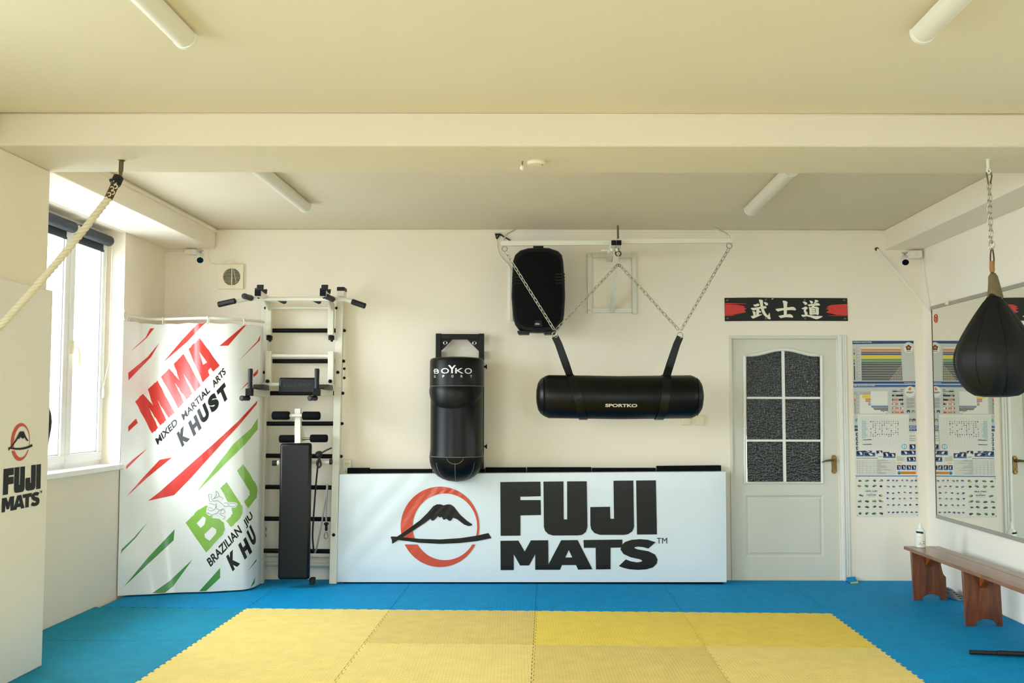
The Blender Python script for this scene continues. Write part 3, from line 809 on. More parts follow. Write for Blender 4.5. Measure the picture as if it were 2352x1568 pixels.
PJ1 = [(1072, 440), (1130, 380), (1142, 387), (1260, 570), (1295, 620), (1295, 680), (1270, 740), (1180, 828), (1130, 765), (1180, 715), (1195, 690), (1185, 640)]
PJ2 = [(1240, 265), (1300, 198), (1380, 320), (1430, 400), (1443, 450), (1438, 530), (1352, 640), (1310, 575), (1365, 510), (1360, 465)]
decal(m, [[[c7(*p) for p in rough(PB, 4, 4)]] + [[c7(*p) for p in h] for h in PBh], [[c7(*p) for p in rough(PJ1, 4, 4)]], [[c7(*p) for p in rough(PJ2, 4, 4)]]], fn_c, cell=5)
m.build('lime_lettering', M['lime'], ct)
# line drawing of two wrestlers over the lime letters
blob = [(930, 690), (935, 640), (960, 590), (950, 500), (975, 490), (1000, 540), (1030, 520), (1025, 465), (1050, 470), (1062, 515), (1105, 535), (1115, 575), (1220, 580), (1248, 600), (1225, 632), (1130, 632), (1118, 660), (1115, 690), (1125, 735), (1100, 752), (1060, 715), (1020, 705), (960, 715)]
m = MB(); decal(m, [[c7(*p) for p in blob]], lambda u, v: fn_c(u, v, .6), cell=5); m.build('white_figures', M['curtain'], ct)
m = MB()
for s_ in ([(955, 500), (985, 500), (980, 540), (1000, 570)], [(955, 500), (962, 570), (990, 575)], [(1030, 468), (1050, 490), (1060, 515)], [(1030, 468), (1030, 510), (1010, 545)], [(1000, 545), (1060, 520), (1100, 540), (1085, 560)], [(1000, 570), (1050, 565), (1095, 600), (1115, 625)], [(960, 590), (1000, 600), (1030, 610), (1020, 650), (975, 668), (945, 655), (955, 630), (990, 640)], [(1030, 590), (1030, 640), (1070, 660), (1105, 640)],
           [(1110, 585), (1215, 590), (1235, 605), (1220, 622), (1115, 620)], [(1140, 590), (1150, 610), (1170, 600)], [(945, 690), (985, 705), (1040, 690), (1060, 660)], [(1075, 665), (1105, 650), (1118, 675), (1100, 695), (1075, 690), (1075, 665)], [(1060, 690), (1090, 715), (1120, 725), (1100, 748)], [(935, 690), (950, 682), (960, 695)]):
    decal(m, [stroke2d([c7(*p) for p in s_], .75)], lambda u, v: fn_c(u, v, 2), cell=5)
m.build('figure_outlines', M['ink'], ct)
m = MB()
def pxv(x, y): return (x / 4.356, y / 4.356)
def word(t, o, e, eyv, cf, bold=.03, shear=0): # o,e baseline start and end in crop px
    O = cf(*o); lettering(m, t, O, pxv(e[0] - o[0], e[1] - o[1]), pxv(*eyv), fn_c, bold=bold, shear=shear, split=5)
word('MIXED', (445, 1402), (650, 1190), (-26, -60), c6)
word('MARTIAL', (705, 1158), (972, 866), (-26, -60), c6)
word('ARTS', (1008, 832), (1130, 682), (-26, -58), c6)
m.build('subtitle_lettering', M['ink'], ct); m = MB()
for ch, o in zip('KHUST', ((690, 1425), (805, 1318), (893, 1200), (990, 1090), (1088, 1000))): word(ch, o, (o[0] + 80, o[1] - 86), (-56, -140), c6, bold=.075)
m.build('town_lettering', M['ink'], ct); m = MB()
word('BRAZILIAN', (975, 1228), (1292, 880), (-42, -74), c7, bold=.028); word('JIU', (1335, 845), (1410, 745), (-40, -74), c7, bold=.028)
m.build('subtitle_lettering', M['ink'], ct); m = MB()
for ch, o in zip('KHU', ((1195, 1272), (1315, 1155), (1400, 1030))): word(ch, o, (o[0] + 76 - (36 if ch == 'U' else 0), o[1] - 78), (-66, -150), c7, bold=.075)
m.build('town_lettering', M['ink'], ct)
# rings
for u, v in ((296, 735), (378, 737), (477, 737), (564, 741)):
    p = min(rs, key=lambda q: abs((q - CAM).dot(UX) / (q - CAM).dot(FW) * F + CX - u))
    m = MB(); m.tube([p + V((.004 * math.cos(t * 2), -.028 * math.cos(t) * .8, -.014 + .028 * math.sin(t))) for t in [2 * PI * k / 20 for k in range(20)]], .0045, 8, closed=True)
    m.build('curtain_ring', M['white_plastic'], ct)
# ------------------------------------------------------------------ wall bars and what hangs on them
LT, LB_ = 8.275, 8.135                       # front face of the uprights: y at the top / at the floor
LN = V((0, -1, (LB_ - LT) / 2.17 * -1)).normalized(); LP0 = V((0, LB_, 0))
def lad(u, v, o=0):                          # a photo point on the front plane of the leaning wall bars
    return onP(u, v, LP0, LN) + LN * o
LUP = V((0, (LT - LB_) / 2.17, 1)).normalized()
rt = thing('wall_bars', 'white metal wall bars with black rungs leaning on the back wall beside the printed curtain', 'wall bars', (onY(680, 1340, LB_).x, LB_, 0))
for (ut, ub) in ((609, 594), (780.5, 764)):
    t, q = lad(ut, 689), lad(ub, 1341); q.z = max(q.z, .0); q = q - (q - t) * 0
    b = MB(); d = (t - q).normalized(); side = V((1, 0, 0))
    b.bar(V((q.x, q.y + .035, 0.001)), V((t.x, t.y + .035, t.z)), .058, .07, up=-LN)
    b.build('upright', M['white_metal'], rt, bevel=.004)
xL = lambda v: 609 + (594 - 609) * (v - 689) / 652
xR = lambda v: 780.5 + (764 - 780.5) * (v - 689) / 652
RV = (757.5, 828, 902, 972, 1046, 1118, 1191, 1265)
for v in RV:
    a, c = lad(xL(v), v, -.035), lad(xR(v), v + (1.5 if v > 1000 else 0), -.035)
    b = MB(); b.cyl(a + V((.024, 0, 0)), c - V((.024, 0, 0)), .0178, n=16); r_ = b.build('rung', M['black'], rt)
    d = V((1, 0, 0)); b = MB(); e = c + d * .03; b.lathe(e, [(.013, 0), (.013, .008), (.010, .016), (.004, .02)], axis=d, n=12); b.build('rung_cap', M['black'], r_)
    if v != 902:
        b = MB(); e = a - d * .03; b.lathe(e, [(.013, 0), (.013, .008), (.010, .016), (.004, .02)], axis=-d, n=12); b.build('rung_cap', M['black'], r_)
for u, v in ((605, 855), (776, 855), (594, 1227), (766.5, 1228)):
    p = lad(u, v); MB().lathe(p, [(.013, -.004), (.013, .006), (.008, .012), (.002, .013)], axis=LN, n=14).build('bolt_cap', M['black'], rt)
for v in (845, 866):                         # small side plate with two dark knobs
    pass
b = MB(); p = lad(790, 855.5, -.03); b.box(p, (.006, .03, .105)); sp = b.build('side_plate', M['white_metal'], rt, bevel=.002)
for v in (846, 867): MB().lathe(lad(788.5, v, -.02), [(.010, 0), (.012, .006), (.008, .014), (.002, .016)], axis=V((1, -.6, 0)), n=12).build('plate_knob', M['black'], sp)

# pull-up bar module hooked over the top
YBAR = 7.93
zb = onY(680, 686, YBAR).z
rt = thing('pull_up_bar', 'white pull-up bar with black grips hooked over the top of the wall bars', 'pull-up bar', lad(694, 700))
bar = [onY(560, 688.5, YBAR - .03), onY(572, 686.5, YBAR), onY(590, 686, YBAR), onY(790, 687, YBAR), onY(802, 689.5, YBAR - .01), onY(812, 692.5, YBAR - .03)]
b = MB(); b.tube([onY(543, 692, YBAR - .05)] + bar, .0165, 14); b.build('main_bar', M['white_metal'], rt)
for a, c, yb in (((500.5, 699.5), (541, 690.5), -.07), ((807.5, 692), (839.5, 703), -.05)):
    p, q = onY(*a, YBAR + yb), onY(*c, YBAR + yb); dd = (q - p).normalized()
    b = MB(); b.lathe(p, [(.016, 0), (.0215, .004), (.0225, .02), (.0215, (q - p).length - .015), (.0235, (q - p).length - .008), (.018, (q - p).length)], axis=dd, n=18); b.build('grip', M['black_rubber'], rt)
for (u0, v0, u1, v1) in ((560.5, 679.5, 577, 684.5), (750.5, 681, 764, 687)):
    p = onY(u0, v0, YBAR - .20); q = onY(u1, v1, YBAR - .01); dd = (q - p).normalized(); L = (q - p).length
    b = MB(); b.lathe(p, [(.012, 0), (.021, .002), (.0225, .02), (.0205, .07), (.022, L - .05), (.023, L - .01), (.015, L)], axis=dd, n=18)
    b.build('front_grip', M['black_rubber'], rt)
for u, up in ((592, 622), (741.5, 764)):
    yc = 7.66; p = onY(u, 672.5, yc); root_ = lad(up, 688, .02)
    arm = V((root_.x, root_.y, p.z - .0)); p = V((p.x, yc, p.z))
    q = V((p.x + (root_.x - p.x), 8.22, p.z))
    b = MB(); b.bar(p, q, .042, .042); b.build('support_arm', M['white_metal'], rt, bevel=.003)
    b = MB(); b.bar(p - (q - p).normalized() * .006, p + (q - p).normalized() * .012, .046, .046); b.build('end_cap', M['black'], rt, bevel=.003)
    # two U-shaped bar rests on the arm
    for f_, dz, w in ((.10, .042, .05), (.42, .028, .045)):
        c = p.lerp(q, f_) + V((0, 0, .021)); U = []
        b = MB()
        b.box(c + V((0, 0, .006)), (.05, .06, .012)); b.prism([c + V((-.025, .022, 0)), c + V((.025, .022, 0)), c + V((.027, .03, dz + .01)), c + V((-.025, .03, dz + .01))], (0, .012, 0))
        b.prism([c + V((-.025, -.03, 0)), c + V((.025, -.03, 0)), c + V((.025, -.034, dz * .45)), c + V((-.025, -.034, dz * .45))], (0, .01, 0))
        b.build('bar_rest', M['black_rubber'], rt, bevel=.004)
    # gusset below the arm and upright standing in front of the wall bars
    t0, t1 = lad(up - 1, 690, .035), lad(up - 2.5, 771, .035)
    b = MB(); b.bar(t1, V((t0.x, t0.y, p.z - .02)), .046, .05, up=-LN); b.build('hook_post', M['white_metal'], rt, bevel=.003)
    b = MB(); g0 = lad(up, 716, .06); b.prism([V((g0.x - .004, g0.y + .0, p.z - .02)), V((g0.x - .004, g0.y - .16, p.z - .02)), g0 + V((-.004, 0, 0))], (.008, 0, 0)); b.build('gusset', M['white_metal'], rt)
    h = lad(up - 2, 775, .02); b = MB()
    b.tube([h + V((0, -.03, .018)), h + V((0, -.012, -.004)), h + V((0, .012, -.012)), h + V((0, .03, -.03))], .012, 8); b.box(h + V((0, .004, -.005)), (.046, .03, .036)); b.build('rubber_hook', M['black_rubber'], rt, bevel=.006)
    b = MB(); k = lad(up - 9 if u < 650 else up + 8.5, 708.5, .03); b.lathe(k, [(.011, 0), (.012, .008), (.004, .016)], axis=V((-1 if u < 650 else 1, -.3, 0)), n=12); b.build('post_bolt', M['black'], rt)
    b = MB(); k = onY(u + 2.5, 683.5, YBAR - .12); b.lathe(k, [(.008, 0), (.009, .01), (.003, .018)], axis=V((0, -1, 0)), n=12); b.build('arm_bolt', M['black'], rt)
b = MB(); b.cyl(lad(627, 708.5, .035), lad(758, 708.5, .035), .014, n=14); b.build('cross_tube', M['white_metal'], rt)
b = MB(); p = onY(783, 671, 8.09); b.box2((p.x - .028, 8.08, p.z - .03), (p.x + .028, 8.2, p.z + .012)); b.build('side_socket', M['white_metal'], rt, bevel=.003)
b = MB(); b.box2((p.x - .031, 8.075, p.z + .010), (p.x + .031, 8.2, p.z + .042)); b.build('socket_cap', M['black_rubber'], rt, bevel=.006)
for u in (647, 727): 
    b = MB(); p = onY(u, 694, 8.05); b.prism([p + V((-.04, 0, .012)), p + V((.035, 0, .012)), p + V((.03, 0, -.006)), p + V((.012, 0, -.012))], (0, .03, 0)); b.build('under_pad', M['black_rubber'], rt, bevel=.003)

# dip station hooked on the middle rungs
rt = thing('dip_station', 'white dip station with black padded back rest and upright grips on the wall bars', 'dip station', lad(690, 905))
for u, side in ((620.5, -1), (763, 1)):
    b = MB(); b.bar(lad(u - 1, 885, .04), lad(u, 808, .04), .046, .05, up=-LN); b.build('hook_post', M['white_metal'], rt, bevel=.003)
    k = lad(u - 1, 877, .07); b = MB(); b.lathe(k, [(.014, -.01), (.015, .006), (.008, .016), (.002, .018)], axis=V((0, -1, 0)), n=14); b.build('post_bolt', M['black'], rt)
b = MB(); b.cyl(lad(625, 818, .04), lad(760, 818.5, .04), .0155, n=14); b.build('cross_tube', M['white_metal'], rt)
b = MB(); b.cyl(lad(606, 884.5, .06), lad(766, 885, .06), .015, n=14); b.build('lower_tube', M['white_metal'], rt)
for u, side in ((616, -1), (760, 1)):
    yc = 7.64
    r0 = lad(u, 905, .03); e = onY(576 if side < 0 else 730, 899 if side < 0 else 902.5, yc); e = V((r0.x + (.0 if side < 0 else .0), yc, r0.z + .006))
    b = MB(); b.bar(e, r0, .045, .05); b.build('side_arm', M['white_metal'], rt, bevel=.003)
    b = MB(); b.bar(e - V((0, .02, 0)), e + V((0, .035, 0)), .05, .056); b.build('end_block', M['black'], rt, bevel=.004)
    a0 = e.lerp(r0, .25) + V((0, 0, .025)); a1 = e.lerp(r0, .82) + V((0, 0, .025)); w = .045
    b = MB(); rings = []
    for f_, h_, ww in ((0, .012, .03), (.25, .016, .035), (.42, .042, .045), (.95, .042, .045), (1, .03, .04)):
        c = a0.lerp(a1, f_); rings.append([c + V((-ww, 0, 0)), c + V((ww, 0, 0)), c + V((ww * .9, 0, h_)), c + V((-ww * .9, 0, h_))])
    b.loft(rings); b.build('arm_pad', M['black_vinyl'], rt, bevel=.008)
    g = e + V((.006 if side < 0 else .0, .0, .02)); b = MB(); b.lathe(g, [(.017, 0), (.018, .02), (.0165, .06), (.018, .12), (.018, .150), (.013, .156)], n=18); b.build('upright_grip', M['black_rubber'], rt)
    f0 = e + V((-.015, .01, -.045)); dd = V((-.12, -.45, 0)).normalized(); b = MB(); b.lathe(f0, [(.012, -.02), (.019, -.012), (.018, .05), (.020, .085), (.014, .09)], axis=dd, n=18); b.build('lower_grip', M['black_rubber'], rt)
p0, p1 = onY(641.5, 867, 8.02), onY(727, 904, 8.02)
b = MB(); b.box2((p0.x, 8.0, p1.z), (p1.x, 8.06, p0.z)); b.build('back_pad', M['black_vinyl'], rt, bevel=.014)
m = MB(); o = onY(651, 888.5, 7.998); e = onY(716, 887, 7.998); EMB = mat('embossed_black', (40, 42, 44), .4); lettering(m, 'VIGARE', (o.x, o.z), (e.x - o.x, e.z - o.z), (.006, .027), lambda x, z: V((x, 7.9985, z)), bold=-.01, shear=.4); m.build('embossed_lettering', EMB, rt, smooth=False)

# sit-up bench stood on end against the rungs
rt = thing('sit_up_bench', 'black padded sit-up bench with foam rollers stood upright against the wall bars', 'exercise bench', onY(672, 1331, 7.99))
yf = 7.93
q = [onY(643, 1018, yf + .04), onY(714.5, 1017, yf + .04), onY(709.5, 1331, yf), onY(637, 1331, yf)]
for p in q[2:]: p.z = max(p.z, .012)
b = MB(); b.add(q + [p + V((0, .055, 0)) for p in q], [(0, 1, 2, 3), (7, 6, 5, 4), (0, 4, 5, 1), (1, 5, 6, 2), (2, 6, 7, 3), (3, 7, 4, 0)])
pd = b.build('bench_pad', M['black_vinyl'], rt, bevel=.018)
t0, t1 = onY(685, 938, yf + .10), onY(684, 1325, yf + .09); t1.z = .07
b = MB(); b.bar(t1, t0, .046, .046, up=(0, -1, 0)); b.build('spine_tube', M['white_metal'], rt, bevel=.003)
b = MB(); z_ = onY(690, 1010, 8.05); b.bar(onY(687, 975, 8.07), onY(697, 1012, 8.10), .035, .03, up=(0, -1, 0)); b.build('lower_bracket', M['white_metal'], rt, bevel=.003)
def roller(u0, u1, v, y, r, nm='foam_roller'):
    a, c = onY(u0, v, y), onY(u1, v, y); L = (c - a).length
    b = MB(); b.lathe(a, [(r * .7, 0), (r * .95, .006), (r, .018), (r, L - .018), (r * .95, L - .006), (r * .7, L)], axis=(c - a), n=22); return b.build(nm, M['foam'], rt)
b = MB(); b.cyl(onY(640, 954, yf + .06), onY(720, 954, yf + .06), .013, n=12); b.build('roller_axle', M['white_metal'], rt)
roller(625, 665.5, 954, yf + .06, .0335); roller(694.5, 735.5, 954.5, yf + .06, .0335)
b = MB(); b.cyl(onY(650, 1007, yf + .14), onY(745, 1007, yf + .14), .010, n=12); b.build('roller_axle', M['steel'], rt)
roller(641.5, 679, 1007.5, yf + .14, .031); roller(712.5, 752.5, 1006.5, yf + .14, .031)
b = MB(); b.cyl(onY(629, 1063, yf + .13), onY(642, 1063, yf + .13), .021, n=14); b.cyl(onY(640, 1063, yf + .13), onY(762, 1061, yf + .13), .012, n=10); b.build('foot_bar', M['white_metal'], rt)
b = MB(); b.cyl(onY(626, 1063, yf + .13), onY(637, 1063, yf + .13), .0215, n=14); b.build('foot_cap', M['black_rubber'], rt)
b = MB(); b.cyl(onY(757, 1060, yf + .13), onY(763, 1060, yf + .13), .0225, n=14); b.build('foot_cap', M['black_rubber'], rt)
b = MB(); p = onY(717, 1322, yf + .06); b.box2((p.x - .02, yf + .05, .022), (p.x + .02, yf + .11, .075)); b.build('foot_cap', M['black_rubber'], rt, bevel=.008)

# resistance bands tied to a rung
yb = 8.03
def bp(L, y): return [onY(u, v, y) for u, v in L]
rt = thing('resistance_band', 'black rubber resistance tube with carabiner knotted to a rung right of the bench', 'resistance band', onY(735, 1270, yb))
b = MB(); b.tube(spline(bp([(732, 1052), (729, 1078), (725, 1120), (720, 1190), (718, 1230), (720, 1258), (723, 1270)], yb), 5), .0068, 8); b.build('band_tube', M['black_rubber'], rt)
b = MB(); b.tube(spline(bp([(723, 1270), (728, 1255), (736, 1215), (744, 1170), (750, 1130), (751.5, 1113), (752, 1120), (749, 1175), (749.5, 1200)], yb - .02), 5), .0062, 8); b.build('band_tube', M['grey'], rt)
b = MB(); b.tube(spline(bp([(730, 1050), (727, 1040), (737, 1038), (735, 1050), (728, 1062), (732, 1073), (737, 1066), (733, 1052)], yb - .015), 5), .008, 8)
b.tube(spline(bp([(733, 1044), (745, 1036), (762, 1028)], yb), 4), .006, 8); b.lathe(onY(732, 1044, yb - .01), [(.012, -.02), (.026, -.01), (.028, .01), (.012, .022)], n=14); b.build('band_knot', M['black_rubber'], rt)
b = MB(); p = onY(749.5, 1203, yb - .02); b.lathe(p + V((0, 0, -.052)), [(.009, 0), (.011, .01), (.010, .04), (.019, .05), (.019, .06), (.008, .066)], n=14); b.build('band_end', M['black'], rt)
b = MB(); cc = onY(749, 1229, yb - .02); b.tube([cc + V((.017 * math.cos(t) * (1 if math.sin(t) < 0 else .75), 0, .026 * math.sin(t))) for t in [2 * PI * k / 20 for k in range(20)]], .0032, 6, closed=True); b.build('carabiner', M['dark_steel'], rt)

# sockets, pipes
def socket(u0, u1, v0, v1, lab, nsock=2, m='white_plastic'):
    a, c = onY(u0, v0, YW), onY(u1, v1, YW); cx = (a.x + c.x) / 2
    o = thing('wall_socket', lab, 'wall socket', (cx, YW, c.z), 'double wall sockets')
    MB().box2((a.x, YW - .035, c.z), (c.x, YW, a.z)).build('socket_body', M[m], o, bevel=.004)
    hh = (a.z - c.z) / nsock
    for k in range(nsock):
        p = V((cx, YW - .0355, c.z + hh * (k + .5))); r = min(.021, hh * .4)
        b = MB(); b.lathe(p, [(r, -.001), (r, .001), (r * .9, .0012)], axis=(0, -1, 0), n=20); w_ = b.build('socket_well', M['grey'] if m != 'white_plastic' else M['cream_plastic'], o)
        b = MB(); 
        for s_ in (-1, 1): b.cyl(p + V((s_ * .008, -.0005, 0)), p + V((s_ * .008, -.0022, 0)), .003, n=8)
        b.build('pin_holes', M['black'], w_)
socket(789.5, 807.5, 1054.5, 1090, 'white double socket above the left end of the white padding')
socket(604.5, 614, 1206.5, 1235, 'old double socket low on the wall behind the wall bars', m='cream_plastic')
for v, r, lab in ((1273.5, .014, 'upper thin painted heating pipe along the back wall behind the wall bars'), (1293.5, .019, 'lower thick painted heating pipe along the back wall behind the wall bars')):
    a, c = onY(470, v - 1.5, 8.345), onY(785, v + 4, 8.345)
    tag(MB().cyl(a, c, r, n=14).build('heating_pipe', M['door'], None, origin=a), lab, 'heating pipe', 'heating pipes behind the wall bars')
# ------------------------------------------------------------------ bulbous wall bag on its black frame
YG = 8.10
def gp(u, v): return onY(u, v, YG)
gc = gp(1049, 960); GX = gc.x
rt = thing('wall_punching_bag', 'black bulbous punching bag on a black steel wall frame above the white padding', 'punching bag', (GX, YW - .1, gp(1049, 1105).z))
yf = YW - .095
b = MB()
x0, x1 = onY(1000, 900, yf).x, onY(1111.5, 900, yf).x; zt_, zb_ = onY(1050, 765.5, yf).z, onY(1050, 1083, yf).z
tw = .043
for x in (x0, x1 - tw): b.box2((x, yf, zb_), (x + tw, yf + .045, zt_))
b.box2((x0 + tw, yf, zt_ - tw - .004), (x1 - tw, yf + .045, zt_ - .004)); b.box2((x0 + tw, yf, zb_ + .3), (x1 - tw, yf + .045, zb_ + .34))
for x in (x0, x1 - tw):
    for z in (zb_ + .05, zt_ - .2): b.box2((x + .005, yf + .045, z), (x + tw - .005, YW, z + .06))
b.build('wall_frame', M['black_metal'], rt, bevel=.003)
for s_, xx in ((1, x0 + tw), (-1, x1 - tw)):
    g = MB(); g.prism([V((xx, yf + .01, zt_ - tw - .004)), V((xx + s_ * .095, yf + .01, zt_ - tw - .004)), V((xx, yf + .01, zt_ - tw - .10))], (0, .006, 0)); gp_ = g.build('corner_plate', M['black_metal'], rt, smooth=False)
    w_ = MB(); c = V((xx + s_ * .035, yf + .008, zt_ - tw - .034)); w_.tube([c + V((.013 * math.cos(t), 0, .013 * math.sin(t))) for t in [2 * PI * k / 18 for k in range(18)]], .0045, 6, closed=True); w_.build('washer', M['steel'], gp_)
for v in (842, 1025):
    p = onY(1112, v, yf + .02); k = MB(); k.lathe(p, [(.008, 0), (.008, .012), (.018, .013), (.018, .022), (.010, .023)], axis=(1, 0, 0), n=14); k.build('frame_knob', M['black'], rt)
R0 = (gp(1111.5, 950).x - gp(987, 950).x) / 2
def zz(v): return gp(1049, v).z
prof = [(1047, 1.0), (1060, .985), (1072, .93), (1084, .83), (1093, .68), (1099, .52), (1103, .34), (1106, .02)]
# body: upright cylinder, rounded bottom, collar with a convex top
b = MB()
ztop = zz(826)
rings = [(.90, ztop + .012), (.97, ztop + .004), (1.0, ztop - .012), (1.0, zz(886))]
b.lathe((GX, YG, 0), [(R0 * .02, ztop + .022), (R0 * .5, ztop + .020)] + [(R0 * r, z) for r, z in rings], n=56)
col_ = b.build('bag_collar', M['black_leather'], rt, angle=60)
b = MB(); b.lathe((GX, YG, 0), [(R0 * .985, zz(886.5)), (R0 * .965, zz(895)), (R0 * .965, zz(1030)), (R0 * .99, zz(1046))], n=56); body = b.build('bag_body', M['black_leather'], rt, angle=60)
b = MB(); b.lathe((GX, YG, 0), [(R0 * 1.0 * q, zz(v)) for v, q in prof], n=56, mod=lambda t, h: 1 - .012 * abs(math.cos(4 * t)) ** 24); b.build('bag_dome', M['black_leather'], rt, angle=60)
# belly bulge: a fat half-moon patch bulging from the body below the collar
b = MB(); rings = []; n = 28
vt = 888; th0 = -2.75; th1 = -.30
def pang(u): return math.acos(max(-1, min(1, (gp(u, 900).x - GX) / (R0 * 1.02))))
for j in range(11):
    w_ = j / 10; row = []
    for i in range(n + 1):
        a = i / n; th = PI * (1.06) - a * PI * 1.02
        depth = math.sin(PI * min(1, max(0, a))) ** .55
        zl = zz(vt) - (zz(vt) - zz(938)) * depth * w_
        bul = math.sin(PI * (w_ * .93 + .07) ** .8) ** .8 if 0 < w_ < 1 else 0
        r = R0 * (.968 + .075 * bul * (.35 + .65 * depth) + (.03 if w_ == 0 else 0))
        row.append(V((GX + r * math.cos(-th), YG + r * math.sin(-th), zl)))
    rings.append(row)
b.loft(rings, caps=False, closed=False); bel = b.build('belly_bulge', M['black_leather'], rt, angle=80)
# seams
def gsurf(th, v, r): return V((GX + r * math.cos(th), YG + r * math.sin(th), zz(v)))
b = MB()
for v, r in ((887, 1.004), (1047, 1.002)): b.tube([gsurf(-PI + PI * k / 40, v, R0 * r) for k in range(41)], .0022, 5)
for th in (-2.35, -1.57, -.8):
    b.tube([gsurf(th, v, R0 * q * 1.004) for v, q in [(1060, .985), (1072, .93), (1084, .83), (1093, .68), (1099, .52), (1103, .34)]], .0018, 5)
b.tube([V((GX + R0 * .30 * math.cos(t), 0, 0)) + V((0, YG - math.sqrt(max(0, (R0 * .985) ** 2 - (R0 * .30 * math.cos(t)) ** 2)) * 1.005, zz(1047 + 15 * math.sin(t)))) for t in [PI * k / 16 for k in range(17)]], .0018, 5)
b.build('stitched_seams', M['grey'], rt)
m = MB()
def fn_g(u, v, k=0):
    p = gp(u, v); x = p.x - GX; return V((p.x, YG - math.sqrt(max(0, R0 ** 2 - x * x)) - .0025, p.z + .004))
lettering(m, 'B', (1000, 860.5), (11.5, 0), (0, -11), fn_g, bold=.01, split=4); lettering(m, 'O', (1017, 860.5), (18, 0), (0, -12), fn_g, bold=.01, split=4)
lettering(m, 'Y', (1033, 860), (18, 0), (0, -18), fn_g, bold=.02, split=4); lettering(m, 'K', (1049, 860.5), (19, 0), (0, -12), fn_g, bold=.01, split=4); lettering(m, 'O', (1070, 861), (16, 0), (0, -12.5), fn_g, bold=.01, split=4)
decal(m, [[(998, 853.2), (1012, 853.2), (1012, 855), (998, 855)]], fn_g)
for k, ch in enumerate('SPORT'): lettering(m, ch, (999.5 + k * 20.6, 869.5), (4.5, 0), (0, -5.5), fn_g, bold=.01)
m.build('lettering', M['silver_ink'], col_ if False else rt, smooth=False)

# ------------------------------------------------------------------ loudspeaker on the wall
ys = 7.99
def sp_(u, v, y=ys): return onY(u, v, y)
rt = thing('loudspeaker', 'large black loudspeaker mounted high on the back wall behind the left bag chain', 'loudspeaker', sp_(1236, 766, 8.1))
outl = []
L_ = [(1176, 640), (1178, 600), (1183, 585), (1194, 575), (1212, 569.5), (1236, 567.5), (1262, 569), (1282, 576), (1291, 585), (1294, 600), (1297, 640), (1298.5, 680), (1296, 725), (1292, 745), (1283, 757), (1268, 762), (1236, 763.5), (1206, 762), (1192, 756), (1183, 744), (1178, 725), (1174.5, 680)]
front = [sp_(u, v) for u, v in L_]
cc = sum(front, V((0, 0, 0))) / len(front)
def ring(sc, y): return [V((cc.x + (p.x - cc.x) * sc, y, cc.z + (p.z - cc.z) * sc)) for p in front]
b = MB(); b.loft([ring(.965, ys - .012), ring(1.0, ys + .012), ring(1.0, ys + .10), ring(.80, ys + .25), ring(.62, ys + .28)]); b.build('cabinet', M['black'], rt, angle=50)
b = MB(); b.loft([ring(.84, ys - .020), ring(.885, ys - .016), ring(.90, ys - .004)]); gr = b.build('grille', M['foam'], rt, angle=50)
for s_ in (-1, 1):
    b = MB()
    for k in range(4):
        z = sp_(1236, 630 + k * 7).z; x = cc.x + s_ * (sp_(1298, 640).x - cc.x) * .985
        b.box2((x - s_ * .075, ys - .022, z - .006), (x, ys + .03, z + .006))
    b.build('side_fins', M['black_metal'], rt, bevel=.003)
b = MB(); b.prism([sp_(u, v, ys - .03) for u, v in ((1229, 735), (1244, 735), (1247, 750), (1226, 750))], (0, .012, 0)); bd = b.build('badge_plate', M['black_metal'], gr, bevel=.002)
m = MB(); o = sp_(1229.5, 745.5, ys - .031); e = sp_(1239.5, 741, ys - .031); lettering(m, 'nlo', (o.x, o.z), (e.x - o.x, 0), (0, e.z - o.z), lambda x, z: V((x, ys - .0312, z))); m.build('badge_lettering', M['silver_ink'], gr, smooth=False)
for u in (1203, 1263): b = MB(); b.prism([sp_(u - 15, 759, ys), sp_(u + 15, 759, ys), sp_(u + 13, 766.5, ys), sp_(u - 11, 766.5, ys)], (0, .16, 0)); b.build('foot', M['black_rubber'], rt, bevel=.004)
b = MB(); b.box2((cc.x - .05, ys + .2, cc.z + .12), (cc.x + .05, YW, cc.z + .2)); b.box2((cc.x - .04, ys + .05, front[5].z - .01), (cc.x + .04, ys + .10, front[5].z + .03)); b.build('wall_mount', M['black_metal'], rt)
b = MB(); a, c = onY(1171, 620, YW), onY(1177, 737, YW); b.box2((a.x - .003, YW - .028, c.z), (c.x + .004, YW, a.z))
o = tag(b.build('cable_duct', M['white_plastic'], None, bevel=.003, origin=(a.x, YW, c.z)), 'white vertical cable duct on the wall at the left edge of the loudspeaker', 'cable duct')
t = thing('speaker_cable', 'black knotted cable end at the ceiling edge left of the loudspeaker', 'cable', onY(1142, 545, YW))
b = MB(); b.tube(spline([onY(u, v, YW - .012) for u, v in ((1139, 538), (1141, 548), (1146, 541), (1150, 539), (1158, 544), (1172, 552))], 4), .006, 6); b.tube([onY(u, v, YW - .012) for u, v in ((1137, 538.5), (1148, 538), (1152, 540))], .009, 6); b.build('cable_knot', M['black_rubber'], t)
b = MB(); b.tube(spline([onY(u, v, YW - .006) for u, v in ((1141, 550), (1143, 570), (1148, 586), (1158, 598), (1168, 608), (1173, 622))], 5), .0035, 6); b.build('cable_run', M['white_plastic'], t)

